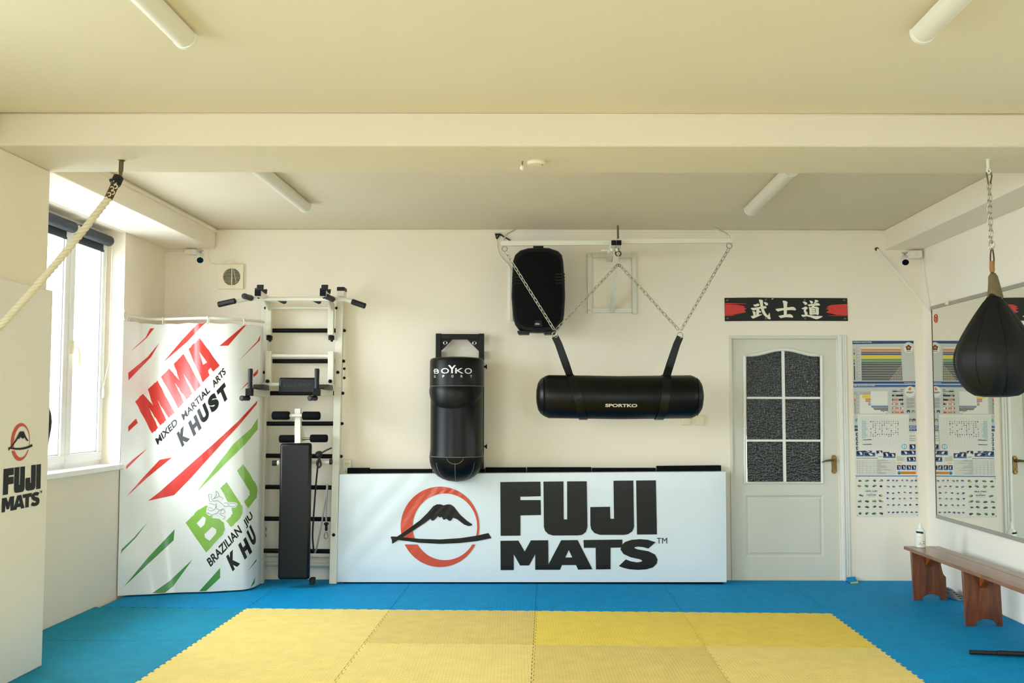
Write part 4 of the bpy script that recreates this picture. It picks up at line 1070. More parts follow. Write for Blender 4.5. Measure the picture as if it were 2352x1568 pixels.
# ------------------------------------------------------------------ bag bracket, chains, horizontal bag
YBR = 7.60
def q6(u, v, y=YBR): return onY(u, v, y)
rt = thing('bag_bracket', 'white steel ceiling-high wall bracket carrying the horizontal bag on chains', 'bag bracket', onY(1406, 720, YW))
b = MB()
for (u0, u1) in ((1349.5, 1360), (1452, 1462.5)):
    a, c = onY(u0, 581, YW - .035), onY(u1, 720, YW - .035); b.box2((a.x, YW - .035, c.z), (c.x, YW - .003, a.z))
for (v0, v1) in ((582, 592), (707, 718)):
    a, c = onY(1360, v0, YW - .03), onY(1452, v1, YW - .03); b.box2((a.x, YW - .032, c.z), (c.x, YW - .004, a.z))
wp = b.build('wall_plate', M['white_metal'], rt, bevel=.002)
for u in (1354.5, 1455):
    for v in (587, 713): MB().lathe(onY(u, v, YW - .036), [(.012, 0), (.011, .005), (.003, .007)], axis=(0, -1, 0), n=14).build('plate_bolt', M['white_metal'], wp)
pc = q6(1415.5, 557, 7.5)
za = pc.z
for u, dx in ((1409.5, 0), (1421.5, 0)):
    e = q6(u, 557.5, 7.47); r_ = V((onY(1405, 590, YW).x + (u - 1415) * .004, YW - .03, e.z))
    b = MB(); b.bar(e, r_, .036, .036); arm = b.build('cantilever_arm', M['white_metal'], rt, bevel=.002)
    b = MB(); b.bar(e - V((0, .012, 0)), e + V((0, .004, 0)), .035, .036); b.build('end_cap', M['black'], arm, bevel=.002)
for (u0, v0, u1, v1) in ((1150, 559, 1412, 557.5), (1418, 554.5, 1684, 552.5)):
    a, c = q6(u0, v0), q6(u1, v1); b = MB(); b.bar(a, c, .036, .036); b.build('cross_beam', M['white_metal'], rt, bevel=.002)
b = MB(); b.bar(onY(1406, 713, YW - .03), q6(1415, 574, 7.62), .036, .036); b.build('diagonal_strut', M['white_metal'], rt, bevel=.002)
b = MB(); b.prism([q6(1403, 553, 7.55), q6(1407, 556, 7.55), q6(1399, 580, 7.55), q6(1395.5, 578, 7.55)], (0, .05, 0)); b.cyl(q6(1381, 574.5, 7.54), q6(1398, 574.5, 7.54), .006, n=8); b.cyl(q6(1387, 558, 7.54), q6(1403, 558.5, 7.54), .004, n=8)
for u in (1404, 1416): b.cyl(q6(u, 570, 7.53), q6(u + 1.5, 577, 7.53), .010, n=8)
b.build('clamp_plate', M['white_metal'], rt, bevel=.001)
b = MB(); b.cyl(q6(1419, 517.5, 7.60), q6(1419.5, 552, 7.60), .0075, n=10); b.build('threaded_rod', M['dark_steel'], rt)
for L in ([(1188, 524.5), (1178, 530), (1166, 537), (1159.5, 545), (1158.5, 552)], [(1641.5, 522.5), (1653, 528), (1665, 534), (1673, 541), (1675, 550)]):
    b = MB(); b.tube(spline([q6(u, v) for u, v in L], 4), .006, 8); b.build('bent_hook', M['steel'], rt)
def eye(u, v, r=.02, w_=.004, m='steel'):
    c = q6(u, v); b = MB(); b.tube([c + V((r * math.cos(t), r * .35 * math.sin(t), r * math.sin(t))) for t in [2 * PI * k / 20 for k in range(20)]], w_, 8, closed=True)
    b.cyl(c + V((0, 0, r)), c + V((0, 0, r + .02)), w_ * 1.1, n=8); return b.build('eye_bolt', M[m], rt)
eye(1159, 571.5); eye(1675, 564.5, .02); eye(1420, 582, .020, .0055, 'dark_steel')

def chain(a, c, lab, pitch=.0345, wr=.0033, name='chain', m='steel', grp='bag chains', ow=.0105):
    a, c = V(a), V(c); d = c - a; n = max(2, round(d.length / pitch)); st = d.length / n; d.normalize(); b = MB(); x, y = b.frame(d)
    for k in range(n):
        o = a + d * st * (k + .5); s_ = (x + y).normalized() if k % 2 else (x - y).normalized(); hl = st * .5 + wr * 1.2
        pts = []
        for i in range(14):
            t = 2 * PI * i / 14; pts.append(o + d * (math.copysign(hl - ow, math.sin(t)) if abs(math.sin(t)) > 1e-6 else 0) * (1 if abs(math.sin(t)) > .2 else abs(math.sin(t)) / .2) + d * ow * math.sin(t) + s_ * ow * math.cos(t))
        b.tube(pts, wr, 6, closed=True)
    return tag(b.build(name, M[m], None, origin=a, angle=70), lab, 'chain', grp)
YCH = 7.58
rl, rr = q6(1274.5, 766, YCH), q6(1562, 767, YCH)
chain(q6(1160, 577, YCH), q6(1272.5, 756.5, YCH), 'outermost left steel chain running across the black loudspeaker')
chain(q6(1419, 607, YCH), q6(1277.5, 757, YCH), 'inner steel chain from the middle of the bracket to the left bag strap')
chain(q6(1422, 607, YCH), q6(1558.5, 757, YCH), 'inner steel chain from the middle of the bracket to the right bag strap')
chain(q6(1674, 571, YCH), q6(1565, 757, YCH), 'outermost right steel chain towards the kanji banner side')
t = thing('chain_shackle', 'tarnished double hook joining the two inner chains below the middle eye bolt', 'shackle', q6(1420.5, 607))
b = MB(); b.tube([q6(1420, 586, YCH), q6(1421, 606, YCH)], .004, 8); b.build('hook_shank', M['steel'], t)
b = MB()
for s_ in (-1, 1):
    c = q6(1420.5 + s_ * 2.6, 609.5, YCH); b.tube([c + V((.008 * math.cos(k), .003 * s_, .008 * math.sin(k))) for k in [2 * PI * i / 14 for i in range(14)]], .0028, 6, closed=True)
b.build('hook_rings', M['dark_steel'], t)

# the bag
BA, BZ = q6(1232, 910, 7.6), q6(1614, 911, 7.6)
RB = (q6(1400, 861, 7.6).z - q6(1400, 961, 7.6).z) / 2 * .995
cz = (q6(1400, 861, 7.6).z + q6(1400, 961, 7.6).z) / 2; LBX = BZ.x - BA.x
rt = thing('horizontal_punching_bag', 'long black horizontal punching bag hung by two straps and chains', 'punching bag', (BA.x + LBX / 2, 7.6, cz - RB))
b = MB(); pr = [(.30, 0), (.62, .012), (.80, .03), (.93, .062)]
prof = [(RB * .02, -.002)] + [(RB * r, h) for r, h in pr] + [(RB * 1.0, .09), (RB * 1.0, LBX * .5), (RB * 1.0, LBX - .09)] + [(RB * r, LBX - h) for r, h in pr[::-1]] + [(RB * .02, LBX + .002)]
pf = []
for (r, h) in prof: pf.append((r, h))
b.lathe((BA.x, 7.6, cz), pf, axis=(1, 0, 0), n=48)
for i, p in enumerate(b.v):
    t = (p.x - BA.x) / LBX; p.z -= .010 * (1 - (2 * t - 1) ** 2) - .004
bag = b.build('bag_body', M['black_leather'], rt, angle=65)
for x, nm in ((BA.x + .05, 0), (BZ.x - .05, 1)):
    b = MB(); b.tube([V((x, 7.6 - RB * .92 * math.cos(t), cz + RB * .92 * math.sin(t))) for t in [-1.2 + 2.4 * k / 30 for k in range(31)]], .0035, 6); b.build('end_seam', M['black_vinyl'], rt)
m = MB()
def fn_h(u, v, k=0):
    p = onY(u, v, 7.6 - RB); dz = p.z - cz + .008; return V((p.x, 7.6 - math.sqrt(max(1e-6, RB * RB - dz * dz)) - .003, p.z))
lettering(m, 'SPORTKO', (1390.5, 934.5), (73.5, .5), (0, -7.5), fn_h, bold=.035, split=6); m.build('lettering', M['silver_ink'], rt, smooth=False)
for (ring_c, ut, ub, w0, w1, sg) in ((rl, 1308, 1339.5, .052, .060, -1), (rr, 1530, 1513, .050, .062, 1)):
    top = V((q6(ut, 861).x, 7.6 - RB * .15, cz + RB * 1.0)); low = q6(ub, 961)
    pts = [(ring_c + V((0, 0, -.02)), w0, V((0, -1, 0)))]
    for k in range(1, 4): pts.append((ring_c.lerp(top, k / 4), w0 + (w1 - w0) * k / 4, V((0, -1, .0))))
    for k in range(22):
        th = PI * .5 + .2 + (PI * 1.95) * k / 21; cy_, cz_ = math.cos(th), math.sin(th)
        f_ = min(1, k / 9) ; x = top.x + (low.x - top.x) * (f_ if k <= 11 else max(0, 1 - (k - 11) / 10))
        tt = (x - BA.x) / LBX; dz = -.010 * (1 - (2 * tt - 1) ** 2) + .004
        pts.append((V((x, 7.6 + cy_ * (RB + .004), cz + dz + cz_ * (RB + .004))), w1, V((0, cy_, cz_))))
    b = MB(); rings = []
    for i, (p, w_, nn) in enumerate(pts):
        a = pts[max(i - 1, 0)][0]; c = pts[min(i + 1, len(pts) - 1)][0]; d = (c - a).normalized(); sd = d.cross(nn).normalized()
        rings.append([p - sd * w_ / 2 + nn * .003, p + sd * w_ / 2 + nn * .003, p + sd * w_ / 2 - nn * .001, p - sd * w_ / 2 - nn * .001])
    b.loft(rings, caps=True); b.build('hanging_strap', M['black_vinyl'], rt, angle=60)
    b = MB(); b.tube([ring_c + V((.021 * math.cos(t), .004 * math.sin(2 * t), .021 * math.sin(t) - .008)) for t in [2 * PI * k / 22 for k in range(22)]], .0036, 8, closed=True); b.build('strap_ring', M['steel'], rt)

# light switches half hidden by the bag
for u, lab in ((1576.5, 'cream light switch partly hidden behind the right end of the horizontal bag'), (1608, 'cream light switch nearest the door, just below the right end of the bag')):
    c = onY(u, 964.5, YW); h = .042
    o = thing('light_switch', lab, 'light switch', c, 'cream light switches')
    b = MB(); b.box2((c.x - h, YW - .012, c.z - h), (c.x + h, YW, c.z + h)); b.build('switch_frame', M['cream_plastic'], o, bevel=.004)
    b = MB(); b.box2((c.x - h * .7, YW - .017, c.z - h * .7), (c.x + h * .7, YW - .010, c.z + h * .7)); b.build('switch_rocker', M['cream_plastic'], o, bevel=.002)
# ------------------------------------------------------------------ kanji banner over the door
YN = YW - .004
def bn(o): return lambda u, v, k=0: onY(u, v, YN - o - .0006 * k)
rt = thing('kanji_banner', 'black banner with white kanji and red brush strokes pinned above the door', 'banner', onY(1806, 738, YW))
q = [(1664.3, 683.8), (1735, 683), (1806, 684), (1875, 684), (1946, 684.5), (1947.5, 737), (1875, 736.7), (1806, 736.5), (1735, 736.8), (1665, 737.3)]
MB().prism([onY(u, v, YN - .002) for u, v in q], (0, .0062, 0)).build('banner_cloth', mat('black_banner_cloth', (13, 13, 13), .6), rt, smooth=False)
def c5(x, y): return (1640 + x / 4.61, 660 + y / 4.61)
RB5 = [[(116, 178), (240, 183), (310, 195), (332, 207), (302, 215), (350, 222), (322, 238), (338, 262), (290, 272), (200, 288), (116, 292)], [(116, 164), (340, 171), (336, 175), (116, 175)], [(116, 295), (215, 292), (210, 299), (116, 302)],
   [(1410, 174), (1240, 185), (1190, 207), (1222, 214), (1183, 226), (1222, 240), (1186, 262), (1240, 275), (1300, 289), (1413, 300)], [(1413, 303), (1290, 293), (1190, 297), (1300, 301)]]
for k in (0, 1):
    m = MB(); decal(m, [[c5(*p) for p in r] for r in RB5 if (r[0][0] > 700) == bool(k)], bn(.003)); m.build('red_brush_stroke', M['red'], rt, smooth=False)
def k1(x, y): return (1715 + x / 26.13, 680 + y / 26.13)
def k2(x, y): return (1770 + x / 18.09, 680 + y / 18.09)
KA = [[(395, 530), (410, 505), (530, 495), (600, 465), (660, 440), (720, 455), (765, 500), (765, 550), (730, 580), (650, 600), (560, 628), (490, 620), (430, 580)],
 [(240, 715), (300, 700), (500, 690), (700, 660), (830, 630), (1000, 600), (1130, 590), (1165, 620), (1200, 690), (1180, 720), (1100, 735), (900, 740), (740, 765), (560, 815), (430, 860), (380, 850), (290, 790)],
 [(730, 220), (780, 200), (900, 215), (990, 270), (970, 330), (975, 430), (1000, 620), (1050, 820), (1120, 980), (1200, 1090), (1275, 1160), (1300, 1130), (1345, 1010), (1385, 1010), (1395, 1100), (1410, 1250), (1445, 1310), (1430, 1370), (1370, 1385), (1290, 1360), (1150, 1260), (1020, 1120), (930, 980), (880, 830), (840, 680), (800, 460)],
 [(1015, 360), (1080, 350), (1200, 380), (1270, 430), (1285, 490), (1260, 540), (1190, 560), (1130, 530), (1070, 450)], [(570, 790), (740, 760), (765, 820), (750, 870), (740, 1000), (735, 1110), (570, 1150), (580, 900)],
 [(735, 880), (800, 870), (850, 890), (875, 940), (840, 975), (735, 990)], [(325, 905), (350, 890), (450, 905), (540, 945), (540, 1150), (410, 1180), (390, 1050), (370, 960)], [(250, 1195), (400, 1165), (700, 1105), (900, 1080), (930, 1100), (850, 1145), (620, 1245), (400, 1345), (350, 1330), (280, 1260)]]
KB = [[(490, 200), (540, 185), (640, 200), (710, 255), (690, 310), (680, 470), (672, 790), (545, 800), (545, 500), (530, 300)], [(195, 540), (300, 515), (540, 490), (700, 465), (930, 440), (1000, 475), (1055, 530), (1050, 570), (1000, 590), (900, 572), (680, 580), (500, 590), (400, 610), (300, 640), (240, 590)],
 [(320, 815), (400, 800), (550, 775), (680, 755), (800, 740), (870, 770), (930, 830), (935, 880), (900, 890), (780, 880), (650, 870), (550, 882), (430, 910), (370, 870)],
 [(1325, 235), (1350, 222), (1440, 230), (1510, 270), (1525, 310), (1500, 350), (1450, 368), (1410, 340), (1360, 275)], [(1280, 500), (1350, 480), (1430, 430), (1490, 440), (1545, 480), (1550, 500), (1490, 545), (1465, 610), (1530, 680), (1540, 730), (1520, 775), (1430, 775), (1400, 680), (1375, 610), (1385, 545), (1330, 540)],
 [(1270, 790), (1300, 770), (1500, 768), (1650, 790), (1850, 820), (2100, 822), (2175, 840), (2080, 900), (1950, 950), (1880, 955), (1800, 930), (1650, 870), (1500, 838), (1420, 845), (1350, 868), (1310, 840)],
 [(1610, 185), (1660, 185), (1740, 210), (1765, 250), (1750, 290), (1700, 315), (1665, 290)], [(1830, 160), (1870, 148), (1950, 170), (1998, 210), (1930, 250), (1830, 298), (1800, 302), (1840, 200)],
 [(1535, 355), (1600, 335), (1750, 320), (1900, 285), (1960, 280), (2020, 310), (2055, 350), (2040, 385), (1980, 390), (1840, 395), (1700, 405), (1600, 420), (1565, 395)], [(1710, 400), (1830, 390), (1800, 460), (1700, 460)],
 [[(1585, 445), (1700, 460), (1850, 430), (1940, 440), (2010, 490), (2000, 600), (2005, 740), (1975, 780), (1930, 785), (1890, 755), (1750, 765), (1670, 785), (1610, 740), (1615, 600)], [(1700, 522), (1838, 498), (1864, 520), (1868, 690), (1715, 705), (1713, 690), (1850, 682), (1850, 640), (1848, 608), (1705, 618), (1705, 605), (1848, 594), (1846, 540), (1825, 516), (1703, 534)]]]
m = MB()
for i, r in enumerate(KA): decal(m, [[k1(*p) for p in r]], bn(.003 + .0002 * i))
for i, r in enumerate(KB): decal(m, [([[k2(*p) for p in o] for o in r] if isinstance(r[0], list) else [k2(*p) for p in r])], bn(.003 + .0002 * i))
decal(m, [[k1(1490, 150), k1(1640, 110), k1(1530, 205)]], bn(.003))
m.build('kanji_lettering', mat('white_print', (238, 232, 214), .5), rt, smooth=False)
for u, v in ((140, 135), (549, 130), (961, 135), (1380, 135), (142, 327), (552, 327), (965, 328), (1385, 330)):
    p = onY(*c5(u, v), YN - .002); b = MB(); b.lathe(p, [(.0105, 0), (.0105, .004), (.007, .007), (.001, .008)], axis=(0, -1, 0), n=14); b.build('fixing_screw', M['dark_steel'], rt)

# ------------------------------------------------------------------ posters on the back wall by the door
def poster(name, lab, quad, m, y, grp='posters by the door', cat='poster'):
    o = thing(name, lab, cat, onY(*quad[3], YW), grp)
    MB().prism([onY(u, v, y) for u, v in quad], (0, .0012, 0)).build('sheet', m, o, smooth=False)
    return o
def R(x, y, x1, y1): return [(x, y), (x1, y), (x1, y1), (x, y1)]
class Print:
    """coloured shapes grouped by ink; every ink becomes one printed layer of the poster"""
    def __init__(s, o, y, f): s.o = o; s.y = y; s.f = f; s.L = {}; s.n = 0
    def mb(s, ink): return s.L.setdefault(ink, MB())
    def fn(s, k): return lambda u, v, kk=0: onY(u, v, s.y - .0012 - .0005 * k)
    def rect(s, ink, x, y, x1, y1, k=0): s.poly(ink, R(x, y, x1, y1), k)
    def poly(s, ink, pts, k=0):
        s.n += 1; k += (s.n % 23) * .012; decal(s.mb(ink), [[s.f(*p) for p in pts]], s.fn(k))
    def disc(s, ink, x, y, r, ry=None, k=0, n=20): s.poly(ink, [(x + r * math.cos(2 * PI * i / n), y + (ry or r) * math.sin(2 * PI * i / n)) for i in range(n)], k)
    def text(s, ink, t, x, y, w_, h, k=1, bold=.02, sh=0):
        o = s.f(x, y); e = s.f(x + w_, y - h); lettering(s.mb(ink), t, o, (e[0] - o[0], 0), (0, e[1] - o[1]), s.fn(k), bold=bold, shear=sh)
    def done(s):
        for ink, m in s.L.items(): m.build(ink.replace('_p', '') + '_print', M[ink], s.o, smooth=False)
def ca(x, y): return (1950 + x / 14.256, 775 + y / 14.256)
def cb(x, y): return (1950 + x / 13.636, 870 + y / 13.636)
def cc_(x, y): return (1950 + x / 13.067, 980 + y / 13.067)
def cd(x, y): return (1955 + x / 14.256, 1085 + y / 14.256)
yP = YW - .003
# belt poster
o = poster('belt_poster', 'grey belt-rank poster with long coloured bars, topmost of the posters by the door', [ca(112, 105), ca(2112, 108), ca(2172, 1512), ca(140, 1512)], M['paper_grey'], yP)
P = Print(o, yP, ca)
P.poly('dkblue_p', [(112, 108), (2112, 105), (2118, 190), (115, 215)]); P.poly('dkblue_p', [(140, 1438), (2168, 1435), (2170, 1510), (142, 1512)])
P.text('paper', 'SHORINKAN KARATE SYSTEM', 140, 170, 600, 38, bold=.03); P.text('paper', 'WWW.SHORINKAN.ORG', 1800, 1495, 345, 32)
P.rect('paper', 390, 320, 1690, 365)
bars = [('orange', 388), ('orange', 442), ('navy', 498), ('navy', 553), ('yellow_p', 608), ('yellow_p', 662), ('green_p', 718), ('green_p', 772)] + [('ink', 828 + 55.2 * k) for k in range(11)]
for k, (c, y) in enumerate(bars):
    x = 390 + y * .02; xe = 1685 + k * 2.5; h = 17 if c != 'yellow_p' else 26
    P.poly(c, [(x, y - h), (xe, y - h), (xe + 40, y + h), (x, y + h)])
    if k >= 10:
        for j in range(k - 9): P.rect('tan_p', xe - 35 - j * 43, y - 16, xe - 20 - j * 43, y + 16, 1)
    P.rect('grey_p', 205 + k * 1.5, y - 6, 205 + k * 1.5 + (60, 130)[k % 2] + (20 if k > 9 else 0), y + 5)
for c, y0, y1 in (('orange', 375, 458), ('navy', 488, 566), ('yellow_p', 590, 685), ('green_p', 710, 790), ('ink', 815, 895), ('ink', 925, 1395)): P.poly(c, [(142 + y0 * .02, y0), (172 + y0 * .02, y0), (172 + y1 * .02, y1), (142 + y1 * .02, y1)])
P.disc('paper', 1950, 330, 168, 178, 1, 30)
for k in range(5): t = -PI / 2 + 2 * PI * k / 5; P.disc('brown', 1950 + 58 * math.cos(t), 330 + 58 * math.sin(t), 40, None, 2, 12)
P.disc('orange', 1950, 330, 48, None, 3, 5)
for k in range(22):
    t = PI * 1.02 + PI * .96 * k / 21; P.disc('grey_p', 1950 + 138 * math.cos(t), 335 + 142 * math.sin(t), 7, None, 2, 6)
P.rect('grey_p', 1875, 440, 2030, 460, 2); P.done()
# graduation poster
yP2 = YW - .0045
o = poster('grading_poster', 'pale grading poster with stepped bars and striped belts, second from the top by the door', [cb(138, 178), cb(2078, 175), cb(2112, 1530), cb(172, 1530)], M['paper_grey'], yP2)
P = Print(o, yP2, cb)
P.poly('blue_p', [(138, 180), (2076, 177), (2080, 250), (142, 265)]); P.text('paper', 'IBJJF GRADUATION SYSTEM', 160, 238, 640, 44, bold=.03)
P.rect('paper', 340, 385, 1210, 1085); P.rect('blue_p', 172, 1455, 275, 1530); P.rect('blue_p', 1885, 1455, 2110, 1528); P.text('paper', 'IBJJF.ORG', 1910, 1510, 175, 40)
for c, x, y in (('grey_p', 335, 408), ('grey_p', 335, 443), ('grey_p', 335, 478), ('yellow_p', 420, 515), ('yellow_p', 420, 550), ('yellow_p', 420, 587), ('pink_p', 510, 627), ('red', 512, 662), ('brown', 512, 700), ('grey_p', 600, 738), ('green_p', 600, 772), ('ink', 603, 810)): P.rect(c, x, y - (18 if c in ('yellow_p', 'pink_p') else 10), 680, y + (17 if c in ('yellow_p', 'pink_p') else 9), 1)
for c, x, y in (('blue_p', 688, 847), ('dkblue_p', 690, 882), ('ink', 748, 920), ('ink', 778, 956), ('brown', 980, 993), ('red', 1062, 1028), ('red', 1150, 1066)): P.poly(c, [(x, y - 12), (1218, y - 12), (1232, y + 11), (x + 16, y + 11)] if x < 1000 else R(x, y - 8, x + 45, y + 8), 1)
for c, y0, y1 in (('grey_p', 400, 490), ('yellow_p', 508, 605), ('red', 618, 710), ('green_p', 730, 820)): P.rect(c, 170, y0, 195, y1)
for k in range(19): P.rect('grey_p', 210, 402 + k * 36.5, 250 + 45 * (k % 3 == 2 or k % 3 == 0), 412 + k * 36.5)
for k in range(7): P.rect('ink', 182, 842 + k * 36.5, 206, 860 + k * 36.5)
belts = [[('grey_p', 1345, 1695), ('ink', 1375, 1500)], [('ink', 1345, 1400), ('grey_p', 1400, 1480), ('ink', 1480, 1698)], [('ink', 1350, 1380), ('pink_p', 1390, 1540), ('red', 1405, 1418), ('ink', 1555, 1700)], [('red', 1352, 1390), ('paper', 1390, 1440), ('pink_p', 1440, 1550), ('paper', 1550, 1600), ('red', 1600, 1650), ('ink', 1650, 1702)], [('red', 1352, 1392), ('paper', 1392, 1435), ('pink_p', 1435, 1562), ('paper', 1562, 1600), ('red', 1600, 1640), ('paper', 1640, 1705)], [('red', 1352, 1395), ('yellow_p', 1395, 1430), ('pink_p', 1430, 1580), ('yellow_p', 1580, 1615), ('red', 1615, 1710)]]
for k, bb in enumerate(belts):
    y = 387 + k * 132
    for j, (c, x, x1) in enumerate(bb): P.rect(c, x, y - (18 if k == 0 else 27), x1, y + (18 if k == 0 else 27), min(j, 2))
    P.rect('grey_p', 1345, y - 58, 1500, y - 48); P.rect('ink', 1675 - 60 * (k < 2), y - 62, 1698, y - 46)
P.disc('paper', 1912, 398, 168, 172, 1, 30); P.text('dkblue_p', 'IBJJF', 1788, 452, 245, 52, 2, .03, .2); P.poly('orange', [(1855, 320), (1885, 290), (1900, 255), (1930, 265), (1945, 300), (1935, 335), (1940, 365), (1905, 350), (1870, 360)], 2)
for k in range(12): P.rect('grey_p', 1800 + k * .8, 612 + k * 22 + 18 * (k // 4), 2060 - 60 * (k % 4 == 3), 622 + k * 22 + 18 * (k // 4))
for (x, y, c) in ((1810, 970, 'navy'), (1960, 970, 'grey_p'), (1880, 1240, 'grey_p'), (1985, 1240, 'brown')):
    P.poly(c, [(x, y + 20), (x + 30, y), (x + 85, y + 5), (x + 105, y + 40), (x + 95, y + 95), (x + 75, y + 92), (x + 78, y + 50), (x + 30, y + 55), (x + 35, y + 95), (x + 8, y + 95)])
P.poly('teal_p', [(190, 1260), (230, 1240), (272, 1245), (272, 1300), (240, 1300), (250, 1345), (205, 1350)]); P.done()
# rules poster
yP3 = YW - .0030
o = poster('rules_poster', 'white competition-rules poster with small blue match photos, third from the top by the door', [cc_(165, 48), cc_(2030, 45), cc_(2058, 1482), cc_(198, 1485)], M['paper'], yP3)
P = Print(o, yP3, cc_)
P.rect('dkblue_p', 167, 50, 272, 128); P.rect('dkblue_p', 1812, 48, 2030, 126); P.text('paper', 'IBJJF.ORG', 1830, 105, 175, 38)
P.poly('blue_p', [(197, 1462), (2050, 1460), (2056, 1484), (198, 1486)])
def photo(x, y, x1, y1):
    w_, h = x1 - x, y1 - y; m = MB(); P.n += 1; q = lambda k: P.fn(1 + k + (P.n % 23) * .012)
    def pl(k, pts): decal(m, [[P.f(*p) for p in pts]], q(k), k)
    pl(0, R(x, y, x1, y1)); pl(1, [(x, y1), (x, y + h * .6), (x + w_ * .5, y + h * .75), (x1, y + h * .55), (x1, y1)])
    pl(2, [(x + w_ * .35, y + h * .25), (x + w_ * .5, y + h * .12), (x + w_ * .72, y + h * .3), (x + w_ * .8, y + h * .65), (x + w_ * .55, y + h * .8), (x + w_ * .5, y + h * .5)])
    pl(3, [(x + w_ * .1, y + h * .3), (x + w_ * .3, y + h * .2), (x + w_ * .42, y + h * .6), (x + w_ * .2, y + h * .75)])
    r = min(w_, h) * .09; pl(4, [(x + w_ * .52 + r * math.cos(i * .785), y + h * .2 + r * math.sin(i * .785)) for i in range(8)])
    m.build('match_photo', [M['navy'], M['blue_p'], M['paper'], M['ink'], M['tan_p']], o, smooth=False)
for a in ((205, 170, 270, 282), (208, 305, 272, 420), (212, 440, 272, 560), (214, 590, 275, 695), (220, 720, 450, 885), (460, 775, 785, 885), (400, 715, 690, 770), (820, 712, 1005, 810), (1025, 752, 1215, 930), (1205, 785, 1395, 930), (1820, 522, 1998, 682), (1565, 715, 1800, 845), (1805, 710, 2000, 840), (1738, 905, 1870, 1042), (1870, 900, 2005, 1042), (1440, 1145, 1550, 1290), (1575, 1145, 1700, 1290), (1730, 1150, 1860, 1292), (1885, 1155, 2010, 1292)): photo(*a)
P.disc('paper', 945, 855, 88, 82, 7, 24); P.text('dkblue_p', 'IBJJF', 878, 910, 130, 28, 8, .02, .2)
P.rect('orange', 1560, 1340, 2012, 1418); P.disc('teal_p', 1508, 1378, 56, None, 1, 20); P.disc('dkblue_p', 1508, 1395, 24, None, 2, 12)
P.rect('grey_p', 220, 930, 865, 950)
for k in range(15): P.rect('grey_p', 222 + k, 1000 + k * 30, 1405, 1005 + k * 30)
for k in range(15): P.rect('grey_p', 840, 985 + k * 30, 840 + (260, 330, 90, 420, 120, 150, 300)[k % 7], 992 + k * 30, 1)
for x, y0 in ((240, 1000), (310, 1000), (415, 1000), (530, 1130), (640, 1170), (755, 1240)): P.rect('grey_p', x, y0, x + 5, 1425)
for k in range(7): P.rect('grey_p', 1432, 915 + k * 17, 1690 - (k % 3) * 25, 921 + k * 17)
for y in (165, 250, 270, 290, 345, 355, 400, 415): P.rect('grey_p', 1815, y, 1990, y + 8)
P.rect('orange', 1435, 1075, 1580, 1090); P.rect('orange', 1435, 880, 1540, 892); P.done()
for q in ((262, 1440), (2015, 1440)): pass
# timetable sheet
yS = YW - .0075
o = poster('timetable_sheet', 'white handwritten grid sheet taped over the grading and rules posters', [(1969.5, 951), (2087.5, 951.5), (2087, 1034), (1971.5, 1033.5)], M['paper'], yS, cat='paper sheet')
P = Print(o, yS, lambda x, y: (x, y))
for k in range(18): P.rect('grid', 1974 + k * 6.4, 957, 1974.4 + k * 6.4, 1031)
for k in range(18): P.rect('grid', 1973, 959 + k * 4.1, 2085, 959.4 + k * 4.1)
for k in range(26):
    y = 966 + k * 1.6; P.rect('teal_p', 1979 + random.uniform(0, 1), y, 1989 + random.uniform(-2, 4), y + .5, 1)
for r_ in range(9):
    for c in range(13):
        if random.random() < (.95 if r_ < 2 else .5):
            x, y = 1999 + c * 5.2, 967 + r_ * 4.2; P.poly('ink', [(x, y), (x + random.uniform(.5, 2.8), y - random.uniform(0, .6)), (x + random.uniform(1, 3), y + random.uniform(.5, 2.6)), (x + .5, y + random.uniform(.8, 2.8))], 1)
for y in (1009.5, 1020): P.poly('ink', [(1981, y), (2000, y - 1), (2004, y + .6), (1982, y + 1.2)], 1)
P.disc('teal_p', 2077, 1025.2, 6, None, 1, 22); P.disc('paper', 2077, 1025.2, 4.6, None, 2, 22); P.rect('teal_p', 2076.4, 1020, 2077.6, 1030.4, 3); P.done()
# grips poster
o = poster('grips_poster', 'white poster with rows of tiny wrestling figures, bottom one of the posters by the door', [cd(150, 128), cd(2178, 125), cd(2200, 1440), cd(160, 1450)], M['paper'], YW - .0042)
P = Print(o, YW - .0042, cd)
P.text('ink', 'GRIPS, SUBS', 465, 640, 390, 62, bold=.01); P.text('ink', 'and', 620, 685, 70, 22, bold=0); P.text('ink', 'POSITIONS', 515, 755, 295, 50, bold=.01); P.rect('grey_p', 530, 785, 800, 793)
def fig(x, y, s, inks):
    for k, ink in enumerate(inks):
        a = random.uniform(0, PI); ox, oy = x + random.uniform(-.35, .35) * s, y + random.uniform(-.3, .3) * s * .7
        pts = [(ox + s * random.uniform(.35, .65) * math.cos(a + t), oy + s * .7 * random.uniform(.3, .6) * math.sin(a + t)) for t in (0, .9, 2.1, 3.1, 4.0, 5.2)]
        P.poly(ink, pts, k % 3)
    P.disc('tan_p', x + random.uniform(-.5, .5) * s, y - s * .35, s * .14, None, 3, 7)
    a = random.uniform(-.4, .9); P.poly('grey_p', [(x, y), (x + s * 1.1 * math.cos(a), y + s * .9 * math.sin(a)), (x + s * 1.05 * math.cos(a), y + s * .9 * math.sin(a) + 4), (x, y + 5)], 1)
    P.rect('grey_p', x - s, y + s * .95, x + s * .9, y + s * .95 + 3)
for r_, y in enumerate((265, 445, 745, 930, 1125, 1335)):
    for x in ((290, 520, 750, 970) if r_ != 2 else (330, 960)): fig(x, y, 96, random.sample(['brown', 'green_p', 'ink', 'dkgreen', 'tan_p', 'brown'], 3))
for r_, (y, n) in enumerate(((255, 7), (455, 6), (660, 6), (850, 6), (1060, 6), (1300, 7))):
    for k in range(n): fig(1210 + k * 920 / (n - 1), y, 74, random.sample(['violet_p', 'navy', 'violet_p', 'grey_p'], 2))
